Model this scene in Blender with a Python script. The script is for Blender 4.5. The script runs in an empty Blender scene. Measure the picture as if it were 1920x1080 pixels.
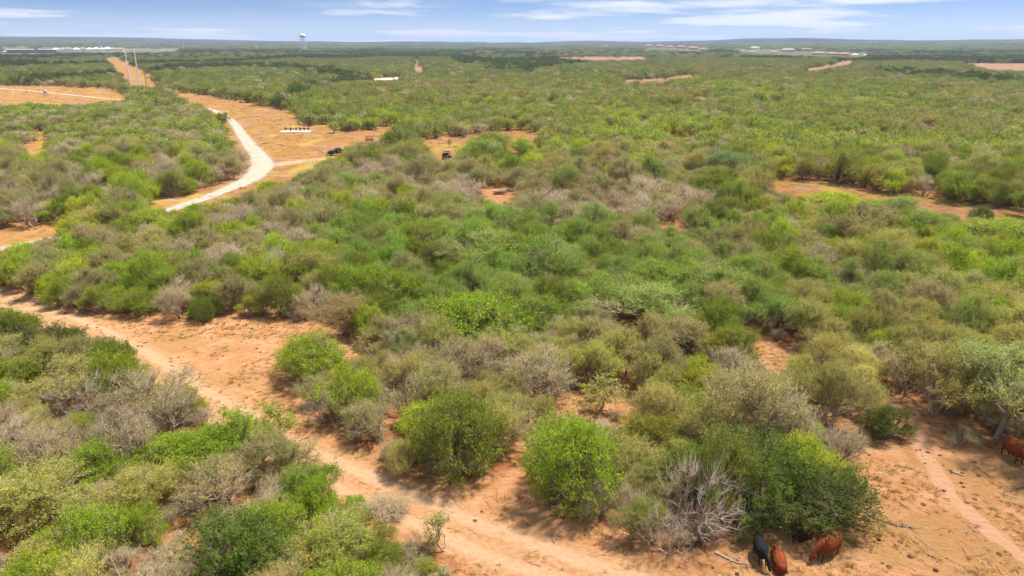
import bpy, bmesh, math, random
import numpy as np
from mathutils import Vector, Matrix, Euler

# ------------------------------------------------------------------ camera
scene = bpy.context.scene
CAM_H, F_PX, HORIZON = 27.0, 1380.0, 79.5          # camera height in m, focal length in photo pixels, horizon row
PITCH = math.atan((540 - HORIZON) / F_PX)
cam_data = bpy.data.cameras.new('camera')
cam_data.sensor_width = 36.0
cam_data.lens = 36.0 * F_PX / 1920.0
cam_data.clip_start, cam_data.clip_end = 0.5, 40000
cam = bpy.data.objects.new('camera', cam_data)
scene.collection.objects.link(cam)
cam.location = (0, 0, CAM_H)
cam.rotation_euler = (math.pi / 2 - PITCH, 0, 0)
scene.camera = cam

# ------------------------------------------------------------------ sky, sun, exposure
SUN_ELEV, SUN_AZ = math.radians(68), math.radians(62)   # azimuth clockwise from +Y: sun ahead and to the right
world = bpy.data.worlds.new('World'); scene.world = world; world.use_nodes = True
def build_world():
    nt = world.node_tree; nt.nodes.clear()
    N = nt.nodes.new; L = nt.links.new
    out = N('ShaderNodeOutputWorld'); bg = N('ShaderNodeBackground')
    sky = N('ShaderNodeTexSky'); sky.sky_type = 'NISHITA'; sky.sun_disc = False
    sky.sun_elevation = SUN_ELEV; sky.sun_rotation = SUN_AZ
    sky.altitude = 100; sky.air_density = 1.0; sky.dust_density = 0.35; sky.ozone_density = 2.0
    tc = N('ShaderNodeTexCoord')
    sep = N('ShaderNodeSeparateXYZ'); L(tc.outputs['Generated'], sep.inputs[0])
    # clouds: noise over heading and the logarithm of elevation, so banks lie flat and crowd towards the horizon
    mx = N('ShaderNodeMath'); mx.operation = 'MAXIMUM'; mx.inputs[1].default_value = 0.0
    L(sep.outputs[2], mx.inputs[0])
    den = N('ShaderNodeMath'); den.operation = 'ADD'; den.inputs[1].default_value = 0.022; L(mx.outputs[0], den.inputs[0])
    lg = N('ShaderNodeMath'); lg.operation = 'LOGARITHM'; lg.inputs[1].default_value = math.e; L(den.outputs[0], lg.inputs[0])
    flat = N('ShaderNodeCombineXYZ'); L(sep.outputs[0], flat.inputs[0]); L(sep.outputs[1], flat.inputs[1])
    head = N('ShaderNodeVectorMath'); head.operation = 'NORMALIZE'; L(flat.outputs[0], head.inputs[0])
    hs = N('ShaderNodeSeparateXYZ'); L(head.outputs[0], hs.inputs[0])
    comb = N('ShaderNodeCombineXYZ'); L(hs.outputs[0], comb.inputs[0]); L(hs.outputs[1], comb.inputs[1]); L(lg.outputs[0], comb.inputs[2])
    def noise(scale, detail, rough, off):
        m = N('ShaderNodeMapping'); m.inputs['Location'].default_value = off; m.inputs['Scale'].default_value = (scale[0], scale[0], scale[1])
        L(comb.outputs[0], m.inputs[0])
        n = N('ShaderNodeTexNoise'); n.inputs['Scale'].default_value = 1; n.inputs['Detail'].default_value = detail
        n.inputs['Roughness'].default_value = rough; L(m.outputs[0], n.inputs['Vector']); return n
    def ramp(src, a, b, hi):
        r = N('ShaderNodeMapRange'); r.interpolation_type = 'SMOOTHSTEP'
        r.inputs[1].default_value = a; r.inputs[2].default_value = b; r.inputs[3].default_value = 0; r.inputs[4].default_value = hi
        L(src, r.inputs[0]); return r
    low = ramp(sep.outputs[2], 0.035, 0.012, 0.05)
    pn = N('ShaderNodeMath'); pn.operation = 'ADD'; L(noise(*CLOUD_PUFF).outputs['Fac'], pn.inputs[0]); L(low.outputs[0], pn.inputs[1])
    puffs = ramp(pn.outputs[0], CLOUD[0], CLOUD[1], 0.95)
    wisps = ramp(noise((3.2, 3.0), 5, 0.6, (5.1, 1.3, 2.0)).outputs['Fac'], 0.47, 0.80, 0.5)
    add = N('ShaderNodeMath'); add.operation = 'MAXIMUM'; L(puffs.outputs[0], add.inputs[0]); L(wisps.outputs[0], add.inputs[1])
    hz = ramp(sep.outputs[2], 0.05, 0.0, 0.55)                # pale air low over the horizon
    mx2 = N('ShaderNodeMath'); mx2.operation = 'MAXIMUM'; L(add.outputs[0], mx2.inputs[0]); L(hz.outputs[0], mx2.inputs[1])
    # the photograph's sky is clear and deep down to the horizon: read the sky model a little higher up
    lift = N('ShaderNodeMath'); lift.operation = 'MULTIPLY_ADD'; lift.inputs[1].default_value = 2.4; lift.inputs[2].default_value = 0.24
    L(mx.outputs[0], lift.inputs[0])
    v2 = N('ShaderNodeCombineXYZ'); L(sep.outputs[0], v2.inputs[0]); L(sep.outputs[1], v2.inputs[1]); L(lift.outputs[0], v2.inputs[2])
    nrm = N('ShaderNodeVectorMath'); nrm.operation = 'NORMALIZE'; L(v2.outputs[0], nrm.inputs[0])
    if 'Vector' in sky.inputs: L(nrm.outputs[0], sky.inputs['Vector'])
    mix = N('ShaderNodeMix'); mix.data_type = 'RGBA'
    L(mx2.outputs[0], mix.inputs[0]); L(sky.outputs[0], mix.inputs[6]); mix.inputs[7].default_value = CLOUD_COL
    L(mix.outputs[2], bg.inputs[0]); bg.inputs[1].default_value = SKY_STRENGTH
    L(bg.outputs[0], out.inputs[0])
CLOUD_PUFF = ((5.0, 3.0), 7, 0.52, (61.0, 8.0, 2.0))
CLOUD = (0.475, 0.65)
CLOUD_COL = (5.6, 5.9, 6.3, 1)
SKY_STRENGTH = 0.092
build_world()
sun_data = bpy.data.lights.new('sun', 'SUN'); sun_data.energy = 4.7; sun_data.angle = math.radians(5.5)
sun_data.color = (1.0, 0.93, 0.82)
sun = bpy.data.objects.new('sun', sun_data); scene.collection.objects.link(sun)
sd = Vector((math.cos(SUN_ELEV) * math.sin(SUN_AZ), math.cos(SUN_ELEV) * math.cos(SUN_AZ), math.sin(SUN_ELEV)))
sun.rotation_euler = sd.to_track_quat('Z', 'Y').to_euler()
vs = scene.view_settings
vs.view_transform = 'Standard'; vs.look = 'None'; vs.gamma = 1.0; vs.use_curve_mapping = False
vs.exposure = 0.86
cy = scene.cycles
cy.max_bounces = 5; cy.diffuse_bounces = 3; cy.glossy_bounces = 2; cy.transmission_bounces = 3
cy.volume_bounces = 0; cy.transparent_max_bounces = 8; cy.use_denoising = True; cy.adaptive_threshold = 0.025

# ------------------------------------------------------------------ helpers
FW = np.array([0, math.cos(PITCH), -math.sin(PITCH)]); UP = np.array([0, math.sin(PITCH), math.cos(PITCH)])
def ground_at(px, py):
    """world point on the plain that a photo pixel (1920 wide) looks at"""
    d = F_PX * FW + (540 - py) * UP + np.array([px - 960.0, 0, 0])
    t = CAM_H / -d[2]
    return np.array([d[0] * t, d[1] * t])
def pixel_of(x, y, z):
    x, y, z = np.asarray(x, float), np.asarray(y, float), np.asarray(z, float) - CAM_H
    dep = y * FW[1] + z * FW[2]; u = y * UP[1] + z * UP[2]
    return 960 + F_PX * x / dep, 540 - F_PX * u / dep, dep
def depth_at(px, py):
    g = ground_at(px, py); return g[1] * FW[1] - CAM_H * FW[2]
rng = np.random.default_rng(11)
random.seed(5)
def hash2(ix, iy, seed):
    h = (ix.astype(np.int64) * 374761393 + iy.astype(np.int64) * 668265263 + seed * 1442695041) & 0xffffffff
    h = ((h ^ (h >> 13)) * 1274126177) & 0xffffffff
    return ((h ^ (h >> 16)) & 0xffff) / 65535.0
def vnoise(x, y, seed=0):
    ix, iy = np.floor(x), np.floor(y); fx, fy = x - ix, y - iy
    fx, fy = fx * fx * (3 - 2 * fx), fy * fy * (3 - 2 * fy)
    a, b, c, d = hash2(ix, iy, seed), hash2(ix + 1, iy, seed), hash2(ix, iy + 1, seed), hash2(ix + 1, iy + 1, seed)
    return (a * (1 - fx) + b * fx) * (1 - fy) + (c * (1 - fx) + d * fx) * fy
def fbm(x, y, seed=0, o=4):
    s, a, t = 0, 0.5, 0
    for k in range(o):
        s = s + a * vnoise(x * 2 ** k, y * 2 ** k, seed + k); t += a; a *= 0.5
    return s / t
def in_poly(px, py, poly):
    px, py = np.asarray(px, float), np.asarray(py, float)
    inside = np.zeros(px.shape, bool); n = len(poly)
    for i in range(n):
        x0, y0 = poly[i]; x1, y1 = poly[(i + 1) % n]
        c = (y0 > py) != (y1 > py)
        if y1 != y0: inside ^= c & (px < (x1 - x0) * (py - y0) / (y1 - y0) + x0)
    return inside
def poly_dist(x, y, poly, closed=True):
    d = np.full(np.shape(x), 1e9)
    n = len(poly)
    for i in range(n if closed else n - 1):
        x0, y0 = poly[i]; x1, y1 = poly[(i + 1) % n]
        dx, dy = x1 - x0, y1 - y0; l2 = dx * dx + dy * dy + 1e-9
        t = np.clip(((x - x0) * dx + (y - y0) * dy) / l2, 0, 1)
        d = np.minimum(d, np.hypot(x - x0 - t * dx, y - y0 - t * dy))
    return d
def smooth(pts, n=8):
    """Catmull-Rom through the points"""
    P = [np.array(p, float) for p in pts]; P = [2 * P[0] - P[1]] + P + [2 * P[-1] - P[-2]]
    out = []
    for i in range(1, len(P) - 2):
        for k in range(n):
            t = k / n
            out.append(0.5 * ((2 * P[i]) + (-P[i - 1] + P[i + 1]) * t + (2 * P[i - 1] - 5 * P[i] + 4 * P[i + 1] - P[i + 2]) * t * t
                              + (-P[i - 1] + 3 * P[i] - 3 * P[i + 1] + P[i + 2]) * t ** 3))
    out.append(P[-2]); return out
def gp(pts): return [ground_at(*p) for p in pts]

def link(o, parent=None):
    scene.collection.objects.link(o)
    if parent is not None: o.parent = parent
    return o
def tag(o, label=None, cat=None, group=None, kind=None):
    if label: o['label'] = label
    if cat: o['category'] = cat
    if group: o['group'] = group
    if kind: o['kind'] = kind
    return o
def empty(name, loc=(0, 0, 0), rz=0.0):
    o = bpy.data.objects.new(name, None); o.empty_display_size = 0.3
    o.location = loc; o.rotation_euler = (0, 0, rz); return link(o)
def mesh_np(name, V, F, mats=(), smooth_shade=False, attrs=None, midx=None):
    """mesh from arrays: V (n,3), F (m,3) or (m,4) or a list of both"""
    V = np.asarray(V, np.float32)
    Fs = F if isinstance(F, list) else [F]
    Fs = [np.asarray(f, np.int32) for f in Fs if len(f)]
    me = bpy.data.meshes.new(name)
    me.vertices.add(len(V)); me.vertices.foreach_set('co', V.ravel())
    tot = sum(f.size for f in Fs); npoly = sum(len(f) for f in Fs)
    me.loops.add(tot); me.loops.foreach_set('vertex_index', np.concatenate([f.ravel() for f in Fs]))
    me.polygons.add(npoly)
    sizes = np.concatenate([np.full(len(f), f.shape[1], np.int32) for f in Fs])
    me.polygons.foreach_set('loop_start', np.concatenate([[0], np.cumsum(sizes)[:-1]]).astype(np.int32))
    if smooth_shade: me.polygons.foreach_set('use_smooth', np.ones(npoly, bool))
    if midx is not None: me.polygons.foreach_set('material_index', np.asarray(midx, np.int32))
    for m in mats: me.materials.append(m)
    for k, (arr, typ) in (attrs or {}).items():
        a = me.attributes.new(k, typ, 'POINT')
        a.data.foreach_set('value' if typ == 'FLOAT' else ('color' if 'COLOR' in typ else 'vector'), np.asarray(arr, np.float32).ravel())
    me.update(calc_edges=True); me.validate(); return me
class MB:
    """collects boxes, bars and lofts and links them as one mesh"""
    def __init__(s): s.bm = bmesh.new()
    def box(s, c, size, rot=(0, 0, 0), bevel=0.0):
        r = bmesh.ops.create_cube(s.bm, size=1); M = Matrix.Translation(c) @ Euler(rot).to_matrix().to_4x4() @ Matrix.Diagonal((*size, 1))
        bmesh.ops.transform(s.bm, matrix=M, verts=r['verts'])
        if bevel:
            es = list({e for v in r['verts'] for e in v.link_edges})
            bmesh.ops.bevel(s.bm, geom=es, offset=bevel, segments=2, affect='EDGES', profile=0.6)
        return s
    def bar(s, a, b, r, r2=None, n=8):
        a, b = Vector(a), Vector(b); d = b - a
        k = bmesh.ops.create_cone(s.bm, cap_ends=True, segments=n, radius1=r, radius2=r if r2 is None else r2, depth=d.length)
        bmesh.ops.transform(s.bm, matrix=Matrix.Translation((a + b) / 2) @ d.to_track_quat('Z', 'Y').to_matrix().to_4x4(), verts=k['verts'])
        return s
    def loft(s, rings, n=10):
        """rings: (centre, half width axis vector, half height axis vector)"""
        loops = []
        for c, u, w in rings:
            c, u, w = Vector(c), Vector(u), Vector(w)
            loops.append([s.bm.verts.new(c + u * math.cos(2 * math.pi * k / n) + w * math.sin(2 * math.pi * k / n)) for k in range(n)])
        for A, B in zip(loops, loops[1:]):
            for k in range(n): s.bm.faces.new((A[k], A[(k + 1) % n], B[(k + 1) % n], B[k]))
        s.bm.faces.new(loops[0][::-1]); s.bm.faces.new(loops[-1]); return s
    def prism(s, prof, y0, y1):
        """outline in x,z pushed along y"""
        a = [s.bm.verts.new((x, y0, z)) for x, z in prof]; b = [s.bm.verts.new((x, y1, z)) for x, z in prof]
        n = len(prof)
        for k in range(n): s.bm.faces.new((a[k], a[(k + 1) % n], b[(k + 1) % n], b[k]))
        s.bm.faces.new(a[::-1]); s.bm.faces.new(b); return s
    def build(s, name, mat, parent=None, smooth_shade=False):
        bmesh.ops.recalc_face_normals(s.bm, faces=s.bm.faces)
        me = bpy.data.meshes.new(name); s.bm.to_mesh(me); s.bm.free()
        if smooth_shade:
            for p in me.polygons: p.use_smooth = True
        me.materials.append(mat)
        return link(bpy.data.objects.new(name, me), parent)

# ------------------------------------------------------------------ materials
def new_mat(name):
    m = bpy.data.materials.new(name); m.use_nodes = True; m.node_tree.nodes.clear(); return m
def plain(name, col, rough=0.7, metal=0.0, var=0.25, scale=4.0, spec=0.3):
    """painted or weathered surface: base colour broken by two noises"""
    m = new_mat(name); nt = m.node_tree; N = nt.nodes.new; L = nt.links.new
    o = N('ShaderNodeOutputMaterial'); b = N('ShaderNodeBsdfPrincipled'); L(b.outputs[0], o.inputs[0])
    b.inputs['Roughness'].default_value = rough; b.inputs['Metallic'].default_value = metal; b.inputs['Specular IOR Level'].default_value = spec
    tc = N('ShaderNodeTexCoord'); n = N('ShaderNodeTexNoise'); n.inputs['Scale'].default_value = scale; n.inputs['Detail'].default_value = 6
    L(tc.outputs['Object'], n.inputs['Vector'])
    r = N('ShaderNodeMapRange'); r.inputs[1].default_value = 0.3; r.inputs[2].default_value = 0.7
    r.inputs[3].default_value = 1 - var; r.inputs[4].default_value = 1 + var * 0.6; L(n.outputs['Fac'], r.inputs[0])
    mul = N('ShaderNodeVectorMath'); mul.operation = 'SCALE'; mul.inputs[0].default_value = col; L(r.outputs[0], mul.inputs['Scale'])
    L(mul.outputs[0], b.inputs['Base Color'])
    return m
def leaf_mat():
    m = new_mat('leaf'); nt = m.node_tree; N = nt.nodes.new; L = nt.links.new
    o = N('ShaderNodeOutputMaterial')
    t = N('ShaderNodeAttribute'); t.attribute_type = 'INSTANCER'; t.attribute_name = 'tint'
    v = N('ShaderNodeAttribute'); v.attribute_name = 'var'
    w = N('ShaderNodeMapRange'); w.inputs[3].default_value = 0.48; w.inputs[4].default_value = 1.56; L(v.outputs['Fac'], w.inputs[0])
    s = N('ShaderNodeVectorMath'); s.operation = 'SCALE'; L(t.outputs['Color'], s.inputs[0]); L(w.outputs[0], s.inputs['Scale'])
    hsv = N('ShaderNodeHueSaturation'); L(s.outputs[0], hsv.inputs['Color'])
    h = N('ShaderNodeMapRange'); h.inputs[3].default_value = 0.515; h.inputs[4].default_value = 0.485; L(v.outputs['Fac'], h.inputs[0]); L(h.outputs[0], hsv.inputs['Hue'])
    d = N('ShaderNodeBsdfDiffuse'); L(hsv.outputs[0], d.inputs[0])
    tr = N('ShaderNodeBsdfTranslucent'); L(hsv.outputs[0], tr.inputs[0])
    mx = N('ShaderNodeMixShader'); mx.inputs[0].default_value = 0.52; L(d.outputs[0], mx.inputs[1]); L(tr.outputs[0], mx.inputs[2])
    L(mx.outputs[0], o.inputs[0]); return m
def bark_mat(name, c1, c2):
    m = new_mat(name); nt = m.node_tree; N = nt.nodes.new; L = nt.links.new
    o = N('ShaderNodeOutputMaterial'); d = N('ShaderNodeBsdfDiffuse'); L(d.outputs[0], o.inputs[0])
    oi = N('ShaderNodeObjectInfo'); tc = N('ShaderNodeTexCoord'); n = N('ShaderNodeTexNoise'); n.inputs['Scale'].default_value = 2.5
    n.inputs['Detail'].default_value = 5; L(tc.outputs['Object'], n.inputs['Vector'])
    a = N('ShaderNodeMath'); a.operation = 'MULTIPLY_ADD'; a.inputs[1].default_value = 0.9; a.inputs[2].default_value = -0.45; L(oi.outputs['Random'], a.inputs[0])
    b = N('ShaderNodeMath'); b.operation = 'ADD'; L(n.outputs['Fac'], b.inputs[0]); L(a.outputs[0], b.inputs[1])
    mix = N('ShaderNodeMix'); mix.data_type = 'RGBA'; L(b.outputs[0], mix.inputs[0])
    mix.inputs[6].default_value = (*c1, 1); mix.inputs[7].default_value = (*c2, 1); L(mix.outputs[2], d.inputs[0]); return m
M_LEAF = leaf_mat()
M_BARK = bark_mat('bark', (0.16, 0.115, 0.08), (0.34, 0.26, 0.19))
M_GREY = bark_mat('grey_bark', (0.23, 0.165, 0.12), (0.42, 0.325, 0.245))
M_DEAD = bark_mat('dead_wood', (0.27, 0.20, 0.15), (0.46, 0.37, 0.29))

# ------------------------------------------------------------------ where the ground lies open (photo pixels, then carried to the plain)
OPEN = {
 'track_clearing': [(-40,540),(60,562),(140,590),(250,592),(360,606),(420,596),(540,604),(640,612),(690,640),(690,668),(655,680),(640,652),(585,640),(530,650),(522,690),(556,725),(570,760),(600,810),(680,860),(740,890),(780,915),(880,918),(948,900),(985,955),(1050,980),(1150,992),(1190,1010),(1190,1070),(1240,1085),(1400,1260),(840,1260),(880,1050),(800,990),(700,955),(660,905),(640,875),(560,835),(545,790),(470,785),(400,755),(330,715),(275,690),(262,650),(190,625),(120,612),(40,590),(-40,575)],
 'bush_gap': [(945,905),(955,840),(990,790),(1050,750),(1130,735),(1195,748),(1195,772),(1120,785),(1010,795),(985,830),(985,955)],
 'cow_clearing': [(1600,835),(1640,770),(1622,728),(1655,715),(1715,770),(1762,835),(1840,840),(1900,855),(1960,900),(1960,1260),(1150,1260),(1200,1075),(1345,1062),(1400,1042),(1405,1005),(1480,1005),(1570,1000),(1612,970),(1625,930),(1612,880)],
 'red_gap': [(330,930),(385,905),(380,1060),(320,1040)],
 'red_gap_b': [(120,890),(215,850),(225,870),(140,905)],
 'orange_field': [(320,168),(400,180),(550,208),(560,232),(640,248),(700,246),(728,232),(745,240),(700,264),(660,274),(610,292),(600,308),(560,320),(545,340),(490,352),(430,368),(330,396),(245,386),(330,372),(420,340),(470,312),(470,290),(440,262),(420,235),(400,212),(395,205),(330,178)],
 'yard': [(790,262),(870,255),(1000,242),(1006,258),(960,254),(880,268),(862,282),(846,298),(800,285),(790,275)],
 'left_field': [(-20,178),(-20,161),(60,160),(215,165),(238,188),(150,192),(110,196),(50,190),(-20,192)],
 'road_edge': [(-20,470),(-20,430),(60,430),(135,415),(150,420),(80,445),(0,470)],
 'left_spot': [(50,270),(75,255),(92,255),(75,290),(50,300)],
 'firebreak': [(1436,333),(1480,336),(1560,345),(1700,364),(1800,381),(1930,396),(1930,410),(1850,408),(1700,392),(1600,378),(1520,370),(1450,356)],
 'mid_clearing': [(905,352),(940,345),(968,350),(960,368),(935,390),(915,380)], 'upper_clearing': [(1062,340),(1110,336),(1185,331),(1150,344),(1080,348)],
 'vehicle_spot': [(820,270),(858,270),(858,302),(820,300)], 'pickup_spot': [(606,268),(650,268),(634,294),(606,296)], 'feeder_spot': [(680,250),(708,250),(708,268),(680,268)], 'tarp_spot': [(975,286),(1014,286),(1010,306),(975,306)], 'plank_spot': [(914,348),(958,348),(958,370),(914,370)],
 'mid_spot': [(1230,418),(1300,414),(1300,428),(1230,430)],
 'powerline_strip': [(192,106),(232,108),(258,124),(300,160),(244,160),(222,136)],
 'pale_row': [(0,91),(335,91.5),(335,98.5),(110,99.5),(90,102),(0,102)], 'town': [(1208,86),(1328,89),(1328,97),(1208,94)], 'town_b': [(1380,92),(1630,97),(1630,107),(1520,105),(1380,100)],
 'right_gap': [(1405,660),(1440,640),(1490,645),(1480,690),(1420,690)],
}
FAR_OPEN = {
 'brown_field': [(1030,108),(1100,105.5),(1215,106),(1217,112),(1100,113.5)],
 'bare_field': [(1800,118),(1930,118),(1930,134),(1860,131)],
 'pale_pad': [(678,148.5),(745,144.5),(772,147),(700,151.5)],
 'dirt_lane': [(775,110),(784,110),(796,137),(778,135)],
 'right_lane': [(1500,132),(1590,113),(1602,113),(1602,120),(1515,134)],
 'low_lane': [(1165,150),(1230,148),(1310,138),(1310,142),(1240,152),(1170,154)],
}
SEEN_OPEN = list(OPEN.values()) + list(FAR_OPEN.values())

# ------------------------------------------------------------------ ground sheet
def axis(steps):
    out = [steps[0][0]]
    for a, b, s in steps:
        n = max(1, int(round((b - a) / s))); out += list(np.linspace(a, b, n + 1)[1:])
    return np.array(out)
def growing(a, b, s, q):
    out = [a]
    while out[-1] < b: out.append(out[-1] + s); s *= q
    return np.array(out[1:])
def ground_height(x, y):
    d = np.hypot(x, y)
    near = np.clip(1 - d / 220, 0, 1)
    z = near * (0.35 * (fbm(x / 14, y / 14, 3, 3) - 0.5))
    ang = np.degrees(np.arctan2(x, np.maximum(y, 1)))
    rise = np.interp(ang, [-60, -34, -22, -10, 0, 10, 20, 34, 60], [70, 66, 55, 36, 32, 36, 56, 50, 50])
    t = np.clip((d - 2600) / 6200, 0, 1)
    z = z + rise * t ** 1.15 + t * 60 * (fbm(x / 900, y / 2500, 21, 5) - 0.5)
    return z
def masks(x, y):
    """per-vertex cover: open soil, pale sand, golden grass, brush seen from afar"""
    wob = 1.4 * (fbm(x / 3.1, y / 3.1, 40, 3) - 0.5)
    sd = lambda poly: np.where(in_poly(x, y, poly), 1, -1) * poly_dist(x, y, poly)
    def cover(name, soft, grow=0.0):
        return np.clip(0.5 + (sd(gp(OPEN[name])) + grow + wob) / (2 * soft), 0, 1)
    openm = np.maximum.reduce([cover('track_clearing', 1.2, 0.6), cover('cow_clearing', 1.6, 1.0), cover('bush_gap', 1.0), cover('mid_clearing', 1.5, 0), cover('upper_clearing', 1.5, 0), cover('vehicle_spot', 1.5, 0), cover('tarp_spot', 1.5, 0), cover('mid_spot', 2, 2), cover('right_gap', 1, .6)])
    gold = np.maximum.reduce([cover('orange_field', 3, 4), cover('yard', 3, 4), cover('left_field', 5, 8), cover('firebreak', 2, 3), cover('powerline_strip', 8, 10), cover('left_spot', 2), cover('road_edge', 2, 2)])
    d = np.hypot(x, y)
    brush = np.clip((d - 350) / 900, 0, 1)
    return openm, gold, brush
TRACK = smooth(gp([(-160,505),(-60,535),(40,570),(130,606),(240,660),(330,722),(420,775),(520,835),(620,885),(720,930),(820,972),(920,1015),(1020,1052),(1120,1085),(1300,1150)]), 10)
COWPATH = smooth(gp([(1610,700),(1650,735),(1705,790),(1735,850),(1775,915),(1830,975),(1900,1030),(2000,1100)]), 8)
def track_masks(x, y):
    near = (y < 130) & (np.abs(x) < 110)
    t = np.zeros(x.shape); r = np.zeros(x.shape); c = np.zeros(x.shape)
    xi, yi = x[near], y[near]
    d = poly_dist(xi, yi, TRACK, False) + 0.35 * (fbm(xi / 2.3, yi / 2.3, 9, 3) - 0.5)
    t[near] = np.clip((2.9 - d) / 1.4, 0, 1)
    r[near] = np.clip(1.2 - np.abs(d - 1.05) / 0.65, 0, 1)
    dc = poly_dist(xi, yi, COWPATH, False) + 0.5 * (fbm(xi / 1.7, yi / 1.7, 19, 3) - 0.5)
    c[near] = np.clip((0.75 - dc) / 0.5, 0, 1)
    return t, r, c
def ground_mat():
    m = new_mat('soil'); nt = m.node_tree; N = nt.nodes.new; L = nt.links.new
    o = N('ShaderNodeOutputMaterial'); b = N('ShaderNodeBsdfDiffuse'); b.inputs['Roughness'].default_value = 1.0; L(b.outputs[0], o.inputs[0])
    geo = N('ShaderNodeNewGeometry')
    def noise(scale, detail=6, rough=0.6, sx=1, sy=1):
        mp = N('ShaderNodeMapping'); mp.inputs['Scale'].default_value = (sx * scale, sy * scale, scale); L(geo.outputs['Position'], mp.inputs[0])
        n = N('ShaderNodeTexNoise'); n.inputs['Scale'].default_value = 1; n.inputs['Detail'].default_value = detail; n.inputs['Roughness'].default_value = rough
        L(mp.outputs[0], n.inputs['Vector']); return n.outputs['Fac']
    def att(n):
        a = N('ShaderNodeAttribute'); a.attribute_name = n; return a.outputs['Fac']
    def rng_(src, a, b_, c=0, d=1):
        r = N('ShaderNodeMapRange'); r.interpolation_type = 'SMOOTHSTEP'
        for k, v in zip((1, 2, 3, 4), (a, b_, c, d)): r.inputs[k].default_value = v
        L(src, r.inputs[0]); return r.outputs[0]
    def mix(f, A, B):
        k = N('ShaderNodeMix'); k.data_type = 'RGBA'
        for s, v in ((6, A), (7, B)):
            if isinstance(v, tuple): k.inputs[s].default_value = (*v, 1)
            else: L(v, k.inputs[s])
        L(f, k.inputs[0]); return k.outputs[2]
    def mask(f, n, soft=0.35):                       # fray the edge of a cover mask with noise
        s = N('ShaderNodeMath'); s.operation = 'MULTIPLY_ADD'; s.inputs[1].default_value = 0.9; s.inputs[2].default_value = -0.45; L(n, s.inputs[0])
        a = N('ShaderNodeMath'); a.operation = 'ADD'; L(f, a.inputs[0]); L(s.outputs[0], a.inputs[1]); return rng_(a.outputs[0], 0.5 - soft / 2, 0.5 + soft / 2)
    fine, mid, big, huge = noise(2.6, 8, 0.65), noise(0.55, 7, 0.6), noise(0.13, 5), noise(0.012, 5)
    speck = noise(7.0, 4, 0.7)
    litter = mix(rng_(mid, 0.3, 0.7), C_LITTER[0], C_LITTER[1])
    sand = mix(rng_(mid, 0.36, 0.66), C_SAND[0], C_SAND[1])
    grassy = mix(rng_(fine, 0.3, 0.75), (0.37, 0.195, 0.075), (0.45, 0.26, 0.11))
    sand = mix(rng_(big, 0.48, 0.60), sand, grassy)
    scuff = noise(1.1, 8, 0.7)
    sand = mix(rng_(scuff, 0.52, 0.66, 0, 0.75), sand, (0.42, 0.195, 0.085))
    dirt = rng_(fine, 0.56, 0.66, 0, 0.8)
    sand = mix(dirt, sand, (0.30, 0.155, 0.075))
    dk = N('ShaderNodeMath'); dk.operation = 'MULTIPLY'; L(rng_(speck, 0.62, 0.68, 0, 0.9), dk.inputs[0]); L(rng_(big, 0.45, 0.6), dk.inputs[1])
    sand = mix(dk.outputs[0], sand, (0.14, 0.08, 0.05))
    col = mix(mask(att('open'), mid), litter, sand)
    streak = noise(0.055, 6, 0.6, 1.0, 0.8)
    gold = mix(rng_(streak, 0.35, 0.65), C_GOLD[0], C_GOLD[1])
    patchy = noise(0.11, 6, 0.65)
    gold = mix(rng_(patchy, 0.46, 0.60, 0, 0.9), gold, (0.42, 0.25, 0.14))
    gold = mix(rng_(noise(0.3, 7, 0.7), 0.48, 0.60, 0, 0.85), gold, (0.27, 0.135, 0.055))
    gold = mix(rng_(noise(0.07, 5, 0.6, 1.3, 0.7), 0.55, 0.66, 0, 0.8), gold, (0.45, 0.33, 0.075))
    gold = mix(rng_(mid, 0.55, 0.75, 0, 0.5), gold, (0.44, 0.21, 0.09))
    col = mix(mask(att('gold'), streak), col, gold)
    trk = mix(rng_(fine, 0.35, 0.7), (0.48, 0.285, 0.155), (0.41, 0.215, 0.09))
    col = mix(mask(att('track'), mid), col, trk)
    col = mix(rng_(att('rut'), 0.15, 0.75, 0, 0.9), col, mix(rng_(fine, 0.3, 0.7), (0.55, 0.355, 0.215), (0.50, 0.30, 0.17)))
    mid_strip = N('ShaderNodeMath'); mid_strip.operation = 'MULTIPLY'
    col = mix(mask(att('path'), mid, 0.5), col, (0.52, 0.295, 0.175))
    bn = noise(0.05, 8, 0.7, 1, 0.6)
    bcol = mix(rng_(bn, 0.35, 0.65), (0.13, 0.135, 0.06), (0.26, 0.26, 0.11))
    bcol = mix(rng_(huge, 0.45, 0.6), bcol, (0.24, 0.215, 0.11))
    bcol = mix(att('far_dark'), bcol, mix(rng_(noise(0.004, 6, 0.6), 0.42, 0.58), (0.025, 0.038, 0.03), (0.07, 0.08, 0.055)))  # far ground colour darkened with distance, so the ridge reads blue through haze
    col = mix(att('brush'), col, bcol)
    L(col, b.inputs['Color'])
    h = N('ShaderNodeMath'); h.operation = 'ADD'; L(fine, h.inputs[0]); L(mid, h.inputs[1])
    bump = N('ShaderNodeBump'); bump.inputs['Strength'].default_value = 1.0; bump.inputs['Distance'].default_value = 0.12
    L(h.outputs[0], bump.inputs['Height']); L(bump.outputs[0], b.inputs['Normal'])
    return m
C_LITTER = ((0.32, 0.13, 0.055), (0.43, 0.22, 0.10))
C_SAND = ((0.52, 0.285, 0.145), (0.43, 0.205, 0.085))
C_GOLD = ((0.41, 0.225, 0.055), (0.37, 0.185, 0.075))
M_SOIL = ground_mat()
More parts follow.
